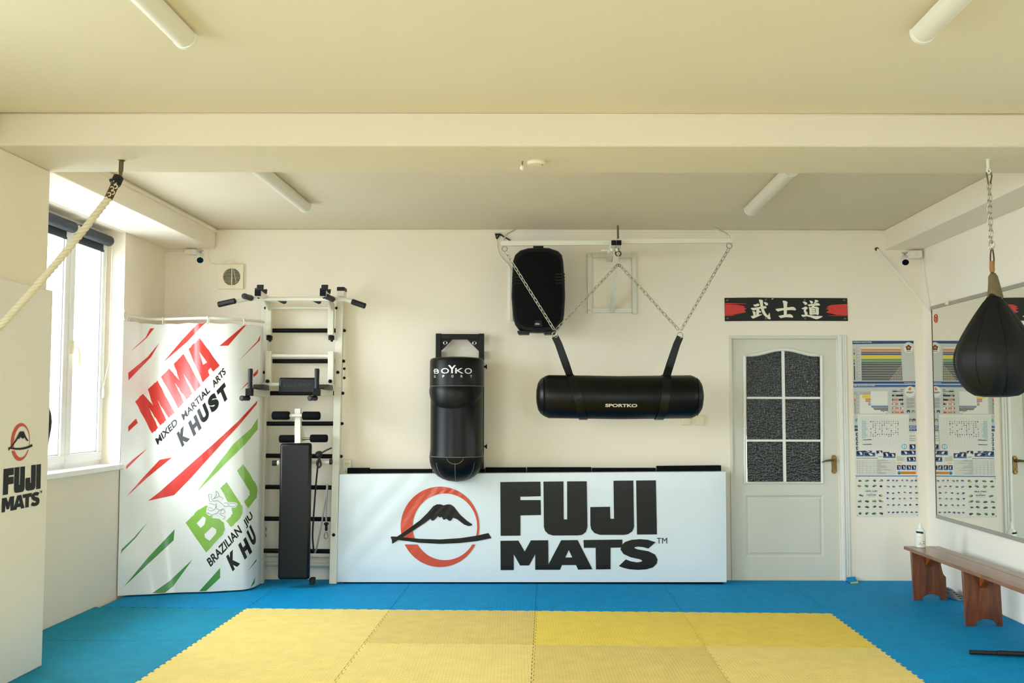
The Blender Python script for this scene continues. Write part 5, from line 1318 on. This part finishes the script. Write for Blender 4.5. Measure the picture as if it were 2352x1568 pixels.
for x, y in ((178, 172), (2135, 168), (205, 1395), (2168, 1405)): P.disc('ink', x, y, 13, None, 3, 8)
P.done()

# ------------------------------------------------------------------ mirror on the right wall
sm0 = .245
mt = onP(2142, 709, RW(.02, 0, 0), NR).z; mb_ = onP(2153.3, 1183.5, RW(.02, 0, 0), NR).z
rt = thing('wall_mirror', 'large frameless wall mirror with grey edge strips on the right wall above the bench', 'mirror', RW(.01, 2, mb_))
sm1 = 3.6
b = MB(); lbox(b, .004, .016, sm0, sm1, mb_, mt, 0, RW); b.build('mirror_backing', M['grey_alu'], rt, smooth=False)
b = MB(); b.add([RW(.0175, sm0 + .003, mb_ + .003), RW(.0175, sm1, mb_ + .003), RW(.0175, sm1, mt - .003), RW(.0175, sm0 + .003, mt - .003)], [(0, 1, 2, 3)]); b.build('mirror_glass', M['mirror'], rt, smooth=False)
b = MB(); lbox(b, .004, .026, sm0, sm1, mb_ - .022, mb_ + .004, 0, RW); b.build('edge_strip', M['grey_alu'], rt, bevel=.002)
b = MB(); lbox(b, .004, .026, sm0, sm1, mt - .004, mt + .022, 0, RW); b.build('edge_strip', M['grey_alu'], rt, bevel=.002)
b = MB(); lbox(b, .004, .020, sm0 - .006, sm0 + .002, mb_, mt, 0, RW); b.build('side_strip', M['brown'], rt)
k = onP(2179, 692, RW(.02, 0, 0), NR); b = MB(); b.box(k + V((-.012, 0, -.012)), (.02, .035, .03)); b.build('mirror_clip', M['cream_plastic'], rt, bevel=.003)
st = onP(2149.5, 731, RW(.018, 0, 0), NR)
b = MB(); r_ = .032
b.tube([st - NR * .001 + DIR * r_ * math.cos(t) + V((0, 0, r_ * math.sin(t))) for t in [2 * PI * k / 24 for k in range(24)]], .0035, 6, closed=True)
m_ = [st - NR * .001 + DIR * (.018 * a) + V((0, 0, .022 * c)) for a, c in ((-.8, -.3), (.7, .5), (-.6, .6), (.2, -.9))]
b.tube(m_, .003, 6); b.build('round_sticker', M['ring_red'], rt)

# ------------------------------------------------------------------ wooden bench and what stands on it
zbt = .372
pf, pn = onZ(2075.5, 1253.5, zbt), onZ(2352, 1355, zbt)
bd_ = (pf - pn).normalized(); bw = V((bd_.y, -bd_.x, 0)); BWID = .262
rt = thing('wooden_bench', 'long low varnished wooden bench along the right wall below the mirror', 'bench', V((pf.x + .13, 6.6, 0)))
LBN = 2.15
e0 = pf; e1 = pf - bd_ * LBN
b = MB()
for w0, w1 in ((0, .178), (.180, BWID)): b.prism([e0 + bw * w0, e0 + bw * w1, e1 + bw * w1, e1 + bw * w0], (0, 0, -.024))
b.build('bench_top', M['wood_top'], rt, bevel=.003)
for t, first in ((.10, 1), (.975, 0), (1.86, 0)):
    o = pf - bd_ * t; z1 = zbt - .024
    def lp(x, z): return o + bw * x + V((0, 0, z - zbt))
    W_ = .243; prof = [(.022, 0)]
    for k in range(13):
        a = PI - PI * k / 12; prof.append((.022 + .058 + .07 * (1 + math.cos(a)), .045 * math.sin(a)))
    prof += [(W_ + .012, 0)] + ([(W_ + .012, .165), (W_ - .008, .19), (W_ - .022, .25), (W_ - .022, z1)] if first else [(W_ + .008, .1), (W_, z1)]) + [(.008, z1)]
    prof = [(x * 1.0, z) for x, z in prof]
    b = MB(); b.prism([lp(x, z) for x, z in prof], -bd_ * .028); b.build('bench_leg', M['wood'], rt, bevel=.002)
    b = MB(); c = o - bd_ * .028
    b.prism([c + bw * .11 + V((0, 0, -.025)), c + bw * .11 - bd_ * .10 + V((0, 0, -.025)), c + bw * .11 - bd_ * .10 + V((0, 0, -.05)), c + bw * .11 + V((0, 0, -.13))], bw * .045); b.build('corner_brace', M['wood_brace'], rt, bevel=.002)

bp_ = onZ(2114.5, 1256.5, zbt)
rt = thing('spray_bottle', 'clear plastic bottle with white label and pointed cap on the far end of the bench', 'bottle', bp_)
b = MB(); b.lathe(bp_, [(.030, 0), (.0355, .004), (.036, .02), (.036, .09), (.034, .115), (.028, .13), (.016, .138), (.014, .142)], n=28); b.build('bottle_body', M['bottle'], rt)
b = MB(); b.lathe(bp_, [(.0364, .022), (.0366, .024), (.0366, .088), (.0364, .09)], n=28); b.build('label', M['paper'], rt)
b = MB(); b.lathe(bp_ + V((0, 0, .140)), [(.0145, 0), (.0145, .012), (.011, .022), (.006, .034), (.0035, .046), (.002, .05)], n=18); b.build('nozzle_cap', M['white_plastic'], rt)
def fb(u, v, k=0):
    p = onY(u, v, bp_.y - .036); dx = max(-.0355, min(.0355, p.x - bp_.x)); return V((bp_.x + dx, bp_.y - math.sqrt(.0375 ** 2 - dx * dx) - .0008 - .0004 * k, p.z))
m = MB(); decal(m, [[(2104, 1219.5), (2120, 1221), (2121, 1225.5), (2104, 1224)]], fb, cell=3)
for a in ((2112, 1247, 2116, 1247.8), (2111, 1250, 2114, 1250.8), (2115, 1250.3, 2118, 1251.2), (2119.5, 1243, 2123, 1244.2), (2119.5, 1247.5, 2124, 1248.5)): decal(m, [R(*a)], fb)
m.build('label_print', M['ink'], rt, smooth=False)

# black sticks on the mat, grey cable coil by the wall
p, q = onZ(2227, 1497, .016), onZ(2352, 1502, .016)
q = q + (q - p) * .6
rt = thing('black_stick', 'black stick with a thicker sleeve lying on the blue mat by the bench', 'stick', V((p.x, p.y, 0)))
MB().cyl(p, q, .0125, n=12).build('stick_shaft', M['black_rubber'], rt)
a = p.lerp(q, .31) + V((.0, -.012, .004)); b = MB(); b.cyl(a, q + V((0, -.012, .004)), .0145, n=12); b.build('stick_sleeve', M['black_rubber'], rt, bevel=.003)
c = onZ(2176, 1371, .0); c = RW(.03, YW - c.y, 0)
rt = thing('cable_coil', 'grey coiled cable lying against the right wall behind the bench legs', 'cable coil', c)
b = MB()
for k in range(5): b.tube([c + NR * (-.06 - .012 * k) + DIR * ((.16 - .012 * k) * math.cos(t)) + NR * (.035 * math.sin(t)) * -1 + V((0, 0, .008 + .012 * k)) for t in [2 * PI * i / 28 for i in range(28)]], .007, 6, closed=True)
b.build('coil_loops', M['grey'], rt)
c = onY(1956, 1339, 8.30)
b = MB(); b.prism([V((c.x - .045, 8.22, .001)), V((c.x + .03, 8.25, .001)), V((c.x + .035, 8.32, .03)), V((c.x - .03, 8.33, .018))], (0, 0, .012))
rt = thing('mat_offcut', 'small curled offcut of blue mat with yellow underside by the foot of the door frame', 'mat offcut', (c.x, 8.28, 0))
b.build('blue_side', M['blu_b'], rt, bevel=.003); b = MB(); b.prism([V((c.x - .035, 8.215, .001)), V((c.x + .035, 8.24, .001)), V((c.x + .038, 8.30, .012)), V((c.x - .02, 8.29, .006))], (0, 0, .007)); b.build('yellow_side', M['yel_b'], rt)
# ------------------------------------------------------------------ ceiling lamps
def lamp(pos, L, lab):
    o = thing('ceiling_lamp', lab, 'ceiling lamp', pos, 'tube lamps on the ceiling')
    x, y, z = pos; d = V((K, 1, 0)).normalized(); n = V((d.y, -d.x, 0)); c = V(pos)
    def prof(w, h, k=10): return [(-w / 2 * math.cos(PI * i / k), -h * math.sin(PI * i / k) ** .8) for i in range(k + 1)]
    b = MB(); b.bar(c + V((0, 0, -.012)), c + d * L + V((0, 0, -.012)), .062, .024); b.build('lamp_base', M['white_metal'], o)
    b = MB(); P_ = prof(.092, .052); b.loft([[c + d * s + n * a + V((0, 0, -.016 + h)) for a, h in P_] for s in (.022, L - .022)]); b.build('diffuser', M['diffuser'], o, angle=40)
    for s0, s1 in ((0, .023), (L - .023, L)):
        b = MB(); P2 = prof(.097, .056); b.loft([[c + d * s + n * a + V((0, 0, -.015 + h)) for a, h in P2] for s in (s0, s1)]); b.build('lamp_end_cap', M['white_plastic'], o, bevel=.002)
    return o
def cpt(u, v): p = onZ(u, v, ZC - .066); return V((p.x, p.y, ZC))
e = cpt(701, 487); lamp(e - V((K, 1, 0)).normalized() * 1.27, 1.27, 'tube lamp on the back ceiling bay, left one above the wall bars')
e = cpt(1724, 494); lamp(e - V((K, 1, 0)).normalized() * 1.27, 1.27, 'tube lamp on the back ceiling bay, right one towards the door')
e = cpt(426, 112); lamp(e - V((K, 1, 0)).normalized() * 1.27, 1.27, 'tube lamp in front of the cross beam on the window side')
e = cpt(2118, 100); lamp(e - V((K, 1, 0)).normalized() * 1.27, 1.27, 'tube lamp in front of the cross beam on the mirror side')

# ------------------------------------------------------------------ things on the cross beam
c = onZ(1232, 371, ZB)
rt = thing('smoke_detector', 'flat round cream smoke detector under the middle of the cross beam', 'smoke detector', c)
b = MB(); b.lathe(c, [(.048, 0), (.05, -.006), (.046, -.018), (.03, -.022), (.001, -.023)], n=28); b.build('detector_body', M['cream_plastic'], rt); MB().cyl(c + V((.03, -.02, -.018)), c + V((.03, -.02, -.024)), .003, n=8).build('indicator', M['red'], rt)
c = onZ(1200, 370, ZB)
rt = thing('ceiling_hook', 'small screw hook with a white plastic bulb hanging under the cross beam', 'hook', c)
MB().cyl(c, c + V((0, 0, -.022)), .0025, n=8).build('hook_screw', M['brown'], rt); MB().lathe(c + V((-.003, 0, -.05)), [(.001, 0), (.009, .006), (.011, .014), (.008, .024), (.002, .03)], n=14).build('plastic_bulb', M['white_plastic'], rt)

# climbing rope
c = onZ(279, 368, ZB)
rt = thing('climbing_rope', 'thick off-white twisted rope pulled aside from a hook under the cross beam', 'rope', c)
t1 = onP(268, 409, c, (0, 1, 0)); 
b = MB(); b.cyl(c, onP(277.5, 395, c, (0, 1, 0)), .012, n=12); b.lathe(c, [(.018, 0), (.018, -.004), (.012, -.006)], n=14); b.build('anchor_bolt', M['dark_steel'], rt)
b = MB(); b.tube(spline([onP(u, v, c, (0, 1, 0)) for u, v in ((277.5, 393), (277, 400), (275, 407), (271, 411))], 3), .009, 8); b.build('shackle', M['dark_steel'], rt)
s0 = onP(270.5, 411, c, (0, 1, 0)); s1 = onP(249, 456, (0, c.y - .05, 0), (0, 1, 0))
end = onX(-30, 781, -2.47); end = V((-2.50, end.y * (2.50 / 2.47), CAM.z + (end.z - CAM.z) * 2.50 / 2.47))
d = (s1 - s0).normalized()
b = MB(); b.tube([s0, s1], .0205, 14); sl = b.build('rope_sleeve', M['brown'], rt)
b = MB(); b.tube([s0 - d * .012, s0 + d * .035], .027, 12); b.tube([s0 + V((-.035, -.01, -.012)), s0 + V((-.01, -.015, -.005)), s0 + V((.02, -.015, -.008))], .011, 8); b.build('tape_wrap', M['black_rubber'], rt)
for k in range(5):
    p = s0.lerp(s1, .3 + .15 * k); x, y = b.frame(d); to = (CAM - p).normalized(); to = (to - d * to.dot(d)).normalized(); p = p + to * .0215 + to.cross(d) * (.006 if k % 2 else -.006)
    e_ = MB(); ax = to; x2 = d; y2 = to.cross(d); e_.tube([p + x2 * .011 * math.cos(t) + y2 * .008 * math.sin(t) for t in [2 * PI * i / 14 for i in range(11)]], .003, 5); e_.build('lacing_loop', M['rope'], sl)
# three-strand rope with a slight sag
N_ = 260; pts = []
for k in range(N_ + 1):
    t = k / N_; p = s1.lerp(end, t); p.z -= .035 * math.sin(PI * t) * .6; pts.append(p)
b = MB(); L = (end - s1).length; dd = (end - s1).normalized(); x, y = b.frame(dd)
for s_ in range(3):
    b.tube([p + (x * math.cos(2 * PI * (s_ / 3 + k / N_ * L / .085)) + y * math.sin(2 * PI * (s_ / 3 + k / N_ * L / .085))) * .009 for k, p in enumerate(pts)], .0106, 8)
b.build('twisted_rope', M['rope'], rt, angle=80)

# speed bag on its chain at the right
c = onZ(2268.5, 366, ZB)
yv = c.y
def sv(u, v): return onP(u, v, c, (0, 1, 0))
t = thing('beam_hook', 'white ceiling hook under the cross beam holding the chain of the teardrop bag', 'hook', c)
b = MB(); b.cyl(c, sv(2269.5, 387), .008, n=10); b.lathe(c, [(.012, 0), (.012, -.004), (.008, -.005)], n=12); b.tube(spline([sv(u, v) for u, v in ((2269.5, 385), (2267, 391), (2270, 398), (2274, 394), (2272, 388))], 4), .0055, 8); b.build('hook_body', M['white_metal'], t)
t = thing('carabiner', 'steel snap hook at the top of the chain near the right edge', 'carabiner', sv(2271, 395), 'snap hooks on the teardrop bag chain')
b = MB(); b.tube([sv(u, v) for u, v in ((2266, 397), (2267, 405), (2270, 421), (2272, 425), (2275, 420), (2278, 404), (2276, 396), (2271, 393))], .004, 8, closed=True); b.build('hook_body', M['dark_steel'], t)
t = thing('carabiner', 'steel snap hook at the bottom of the chain, above the suede collar', 'carabiner', sv(2277, 570), 'snap hooks on the teardrop bag chain')
b = MB(); b.tube([sv(u, v) for u, v in ((2271.5, 566), (2272, 570), (2277, 573), (2283.5, 569), (2284, 562), (2281, 554), (2276, 552), (2273, 558))], .0042, 8, closed=True); b.build('hook_body', M['steel'], t)
chain(sv(2269.5, 419), sv(2273.5, 557), 'left strand of the doubled steel chain above the teardrop bag', pitch=.031, wr=.0026, m='steel', grp='doubled chain of the teardrop bag', ow=.0078)
chain(sv(2276, 419) + V((0, .012, 0)), sv(2280.5, 557) + V((0, .012, 0)), 'right strand of the doubled steel chain above the teardrop bag', pitch=.033, wr=.0026, m='steel', grp='doubled chain of the teardrop bag', ow=.0078)
bt, bb = sv(2283, 681), sv(2289, 912); bx_ = sv(2287, 830)
rt = thing('teardrop_bag', 'big black teardrop punching bag hanging in front of the mirror', 'punching bag', bb)
HB = bt.z - bb.z; o = V((sv(2287.5, 850).x, yv, bb.z)); RM = (sv(2287, 850).x - sv(2197, 850).x)
prof = []
for h, r in ((0, .02), (.003, .30), (.018, .52), (.06, .68), (.12, .81), (.20, .92), (.29, .985), (.36, 1.0), (.43, .985), (.52, .91), (.62, .785), (.72, .64), (.81, .50), (.88, .38), (.93, .29), (.97, .20), (1.0, .15)): prof.append((RM * r, HB * h))
prof2 = []
for (r0, h0), (r1, h1) in zip(prof, prof[1:]):
    for k in range(3): prof2.append((r0 + (r1 - r0) * k / 3, h0 + (h1 - h0) * k / 3))
prof2.append(prof[-1])
b = MB(); b.lathe((o.x, o.y, o.z), prof2, n=96, mod=lambda t, h: .985 - .05 * (abs(math.sin(4 * (t + .42))) ** .55 - 1) * -1 + .05 if False else .955 + .055 * abs(math.sin(4 * (t + .15))) ** .6)
lean = (bt.x - o.x)
for p in b.v: f_ = max(0, (p.z - o.z) / HB); p.x += lean * f_ ** 2
b.build('bag_body', M['matte_leather'], rt, angle=80)
for k in range(8):
    t = -.15 + PI * k / 4; sm_ = MB(); ax_, ay_ = sm_.frame((0, 0, 1)); pts = []
    for r_, h_ in prof2[6:-1]:
        q_ = V(o) + (ax_ * math.cos(t) + ay_ * math.sin(t)) * r_ * .957 + V((0, 0, h_)); q_.x += lean * max(0, h_ / HB) ** 2; pts.append(q_)
    sm_.tube(pts, .0042, 6); sm_.build('panel_seam', M['black_vinyl'], rt)
m = MB()
for u, v in ((2244, 782), (2315, 770)): m.lathe(sv(u, v) + V((0, -RM * .86, 0)), [(.004, 0), (.004, .003), (.001, .004)], axis=(0, -1, 0), n=8)
rings = []
for k, (u0, u1, v) in enumerate(((2275, 2286, 627), (2270, 2291, 634), (2270, 2295, 648), (2269, 2299, 664), (2267.5, 2303, 678), (2268.5, 2301, 683))):
    a, e = sv(u0, v), sv(u1, v); cc2 = (a + e) / 2; r = (e.x - a.x) / 2
    rings.append([cc2 + V((r * math.cos(t) * (1 + .06 * math.cos(3 * t)), r * .8 * math.sin(t), .004 * math.sin(2 * t) * k)) for t in [2 * PI * i / 28 for i in range(28)]])
b = MB(); b.loft(rings); b.build('suede_collar', M['suede'], rt, angle=70)
b = MB(); b.tube(spline([sv(u, v) for u, v in ((2278, 632), (2275, 600), (2275.5, 580), (2278, 571), (2281, 578), (2283, 600), (2281, 632))], 4), .0042, 8); b.build('leather_loop', M['brown'], rt)
b = MB(); b.lathe(sv(2279, 625), [(.010, 0), (.013, .01), (.012, .05), (.010, .058)], n=12); b.build('loop_binding', mat('tan_leather', (150, 104, 46), .6), rt)

# ------------------------------------------------------------------ cameras, fan, cables
def bullet(c, aim, lab):
    o = thing('security_camera', lab, 'security camera', c, 'security cameras under the side beams')
    c = V(c); d = V(aim).normalized(); a = c + V((0, 0, -.055)) - d * .035
    b = MB(); b.cyl(c, c + V((0, 0, -.010)), .022, n=18); b.cyl(c + V((0, 0, -.008)), a + V((0, 0, .012)), .008, n=10); b.build('camera_mount', M['grey_alu'], o)
    b = MB(); b.lathe(a - d * .01, [(.012, 0), (.026, .006), (.029, .02), (.029, .105), (.0275, .112)], axis=d, n=24); bd2 = b.build('camera_body', M['white_plastic'], o)
    b = MB(); b.lathe(a + d * .1025, [(.0255, -.004), (.0255, .0005), (.001, .001)], axis=d, n=24); b.build('lens', M['lens'], bd2)
bullet(onY(460.5, 574, 8.10), (.28, -1, -.62), 'white bullet camera with black lens under the window-side beam end')
bullet(onY(2078, 579, 8.10), (-.30, -1, -.62), 'white bullet camera with black lens under the mirror-side beam end')
def jbox(u0, v0, u1, v1, y, lab):
    a, c = onY(u0, v0, y), onY(u1, v1, y); o = thing('junction_box', lab, 'junction box', ((a.x + c.x) / 2, YW, c.z), 'junction boxes beside the cameras')
    b = MB(); b.box2((a.x, y, c.z), (c.x, y + .0855, a.z)); b.build('box_body', M['white_plastic'], o, bevel=.004)
    b = MB(); b.lathe(V(((a.x + c.x) / 2, y - .001, (a.z + c.z) / 2)), [(.012, 0), (.012, .002), (.002, .003)], axis=(0, -1, 0), n=14); b.build('knockout', M['cream_plastic'], o)
jbox(424, 572, 449, 583, YW - .085, 'white junction box beside the window-side camera'); jbox(2093, 575, 2119, 592, YW - .085, 'white junction box beside the mirror-side camera')

a, c = onY(503, 608, YW), onY(560, 664, YW); cx, cz2 = (a.x + c.x) / 2, (a.z + c.z) / 2
rt = thing('extractor_fan', 'square cream extractor fan with a round slatted grille on the back wall', 'extractor fan', (cx, YW, c.z))
b = MB(); rr_ = onY(552, 635, YW).x - onY(532, 635, YW).x; fc = onY(532, 635.5, YW - .03)
circ = [(fc.x + rr_ * math.cos(2 * PI * i / 36), fc.z + rr_ * math.sin(2 * PI * i / 36)) for i in range(36)]
vs, tr = tri2d([[(a.x, c.z), (c.x, c.z), (c.x, a.z), (a.x, a.z)], circ]); b.add([V((p[0], YW - .03, p[1])) for p in vs], tr)
b.add([V((p[0], YW - .03, p[1])) for p in circ] + [V((p[0], YW - .004, p[1])) for p in circ], [(i, (i + 1) % 36, 36 + (i + 1) % 36, 36 + i) for i in range(36)])
pq = [V((a.x, YW - .03, c.z)), V((c.x, YW - .03, c.z)), V((c.x, YW - .03, a.z)), V((a.x, YW - .03, a.z))]
b.add(pq + [p + V((0, .03, 0)) for p in pq], [(0, 1, 5, 4), (1, 2, 6, 5), (2, 3, 7, 6), (3, 0, 4, 7)])
for k in range(5): b.box2((a.x + .012, YW - .0305, c.z + .016 + k * .005 - .008), (a.x + .012 + .05, YW - .0302, c.z + .017 + k * .005 - .008)) if k < 1 else None
b.build('fan_housing', M['cream_plastic'], rt, smooth=False)
b = MB(); b.cyl(V((fc.x, YW - .003, fc.z)), V((fc.x, YW - .008, fc.z)), rr_ * .99, n=36); b.build('fan_cavity', M['black'], rt)
b = MB()
for k in range(14):
    z = fc.z - rr_ + rr_ * 2 * (k + .5) / 14; h = math.sqrt(max(0, rr_ ** 2 - (z - fc.z) ** 2)); b.box2((fc.x - h, YW - .028, z - .0013), (fc.x + h, YW - .018, z + .0013))
b.box2((fc.x - .0025, YW - .030, fc.z - rr_), (fc.x + .0025, YW - .02, fc.z + rr_)); b.cyl(V((fc.x + .012, YW - .026, fc.z + rr_ * .95)), V((fc.x + .038, YW - .026, fc.z - rr_ * .72)), .0016, n=6)
b.build('grille_slats', M['cream_plastic'], rt, smooth=False)
b = MB(); b.tube(spline([onY(u, v, YW - .012) for u, v in ((509, 607), (518, 601), (528, 598), (536, 599), (543, 606))], 5), .0035, 6); b.build('fan_cable', M['white_plastic'], rt)
t = thing('white_cable', 'thin white cable running from the beam corner down to the extractor fan', 'cable', onY(486, 540, YW), 'white cables on the walls')
b = MB(); b.tube(spline([onY(u, v, YW - .006) for u, v in ((485.5, 540), (486, 556), (485.5, 565), (482, 573), (479, 580), (479.5, 592), (482, 600), (486, 604), (495, 606), (505, 607.5))], 5), .0032, 6); b.build('cable_run', M['white_plastic'], t)
t = thing('white_cable', 'thin white cable from the window-side junction box down the corner of the wall', 'cable', onY(378, 580, YW), 'white cables on the walls')
b = MB(); b.tube(spline([onY(u, v, YW - .006) for u, v in ((424, 577), (400, 577), (381, 578.5), (376, 586), (375, 600), (374, 640), (372.5, 690), (371, 735))], 5), .0038, 6); b.build('cable_run', M['white_plastic'], t)
t = thing('white_cable', 'thin white cable slanting from the mirror-side junction box to the mirror corner', 'cable', RW(.01, .06, 2.5), 'white cables on the walls')
b = MB(); b.tube([onP(u, v, RW(.008, 0, 0), NR) for u, v in ((2119, 592), (2122, 614), (2129, 660), (2137, 712))], .0032, 6); b.build('cable_run', M['white_plastic'], t)
p0 = onY(2014, 571.5, YW - .012); p1 = onP(2138.5, 717, RW(.012, 0, 0), NR)
t = thing('diagonal_conduit', 'thin straight white conduit slanting across the corner from the back wall to the mirror', 'conduit', p0)
b = MB(); b.cyl(p0, p1, .0085, n=10); b.build('conduit_tube', M['white_plastic'], t); b = MB(); b.lathe(p0, [(.014, .012), (.014, -.004), (.008, -.008)], axis=(0, 1, 0), n=12); b.build('wall_plug', M['brown'], t)
# trunking along the ceiling edges
b = MB(); a, c = onY(487, 531.5, YW), onY(2031, 531, YW); b.box2((a.x, YW - .012, ZC - .026), (c.x, YW, ZC - .006)); tag(b.build('cable_trunking', M['wall'], None, bevel=.003, origin=(a.x, YW, ZC - .03)), 'thin painted cable trunking along the top edge of the back wall', 'cable trunking', 'painted cable trunking')
b = MB(); lbox(b, .412, .432, .012, 2.72, ZC - .034, ZC - .014); lbox(b, .412, .424, .012, 2.72, ZC - .010, ZC - .002); tag(b.build('cable_trunking', M['wall'], None, bevel=.002, origin=LW(.42, .1, ZC - .03)), 'thin painted cable trunking along the top of the window-side beam', 'cable trunking', 'painted cable trunking')

# black bag hanging behind the pillar in the window niche
c = onP(100, 985, (0, 5.85, 0), (0, 1, 0))
rt = thing('black_hanging_bag', 'narrow black bag hanging behind the white pillar in front of the window', 'bag', (c.x, 5.85, c.z))
def hp_(u, v): return onP(u, v, (0, 5.85, 0), (0, 1, 0))
b = MB(); rings = []
for u1, v in ((106, 928), (111.5, 935), (116, 950), (117.5, 968), (116, 985), (112, 1005), (108.5, 1025), (106, 1045), (104.5, 1062)):
    q_ = hp_(u1, v); x1 = q_.x; x0 = x1 - .13; rings.append([V(((x0 + x1) / 2 + (x1 - x0) / 2 * math.cos(t), 5.85 + .06 * math.sin(t), q_.z)) for t in [2 * PI * i / 20 for i in range(20)]])
b.loft(rings); b.build('bag_body', M['black_vinyl'], rt, angle=70)
b = MB(); z_ = rings[0][0].z; xx = (rings[0][0].x + rings[0][10].x) / 2; b.tube([V((xx, 5.85, z_ - .005)), V((xx, 5.80, z_ + .12)), V((xx, 5.60, z_ + .22)), V((xx, 5.575, z_ + .23))], .008, 8); b.build('bag_strap', M['black_rubber'], rt)
# ------------------------------------------------------------------ light: overcast daylight through the windows
w = bpy.data.worlds.new('daylight'); SC.world = w; w.use_nodes = True
nt = w.node_tree; bg = nt.nodes['Background']; bg.inputs[1].default_value = 17.0
tc = nt.nodes.new('ShaderNodeTexCoord'); sx = nt.nodes.new('ShaderNodeSeparateXYZ'); nt.links.new(tc.outputs['Generated'], sx.inputs[0])
cr = nt.nodes.new('ShaderNodeValToRGB'); nt.links.new(sx.outputs['Z'], cr.inputs[0])   # pale ground below the horizon, overcast sky above
mr = nt.nodes.new('ShaderNodeMapRange'); mr.inputs['From Min'].default_value = -1; mr.inputs['From Max'].default_value = 1
nt.links.new(sx.outputs['Z'], mr.inputs[0]); nt.links.new(mr.outputs[0], cr.inputs[0])
e = cr.color_ramp.elements; e[0].position = .44; e[0].color = (.30, .325, .35, 1); e[1].position = .54; e[1].color = (.87, .95, 1.03, 1)
nt.links.new(cr.outputs[0], bg.inputs[0])
def portal(c, ax, up, sx, sy):
    l = bpy.data.lights.new('window_portal', 'AREA'); l.shape = 'RECTANGLE'; l.size = sx; l.size_y = sy
    l.cycles.is_portal = True
    o = bpy.data.objects.new('window_portal', l); COL.objects.link(o)
    z = -V(ax).normalized(); y = V(up); x = y.cross(z).normalized()
    o.matrix_world = Matrix.Translation(V(c)) @ Matrix((x, y, z)).transposed().to_4x4()
for (a, c) in WINS: portal(LW(-.26, (a + c) / 2, (ZS + ZH) / 2), NR, (0, 0, 1), c - a, ZH - ZS)
portal(((FWN[0] + FWN[1]) / 2, YF - .2, (FWN[2] + FWN[3]) / 2), (0, 1, 0), (0, 0, 1), FWN[1] - FWN[0], FWN[3] - FWN[2])
SC.view_settings.view_transform = 'Standard'; SC.view_settings.look = 'None'; SC.view_settings.gamma = 1.0; SC.view_settings.use_curve_mapping = False
SC.view_settings.exposure = 0.3
cy = SC.cycles
cy.max_bounces = 12; cy.diffuse_bounces = 8; cy.glossy_bounces = 6; cy.transmission_bounces = 6; cy.transparent_max_bounces = 12
cy.sample_clamp_indirect = 6; cy.use_denoising = True
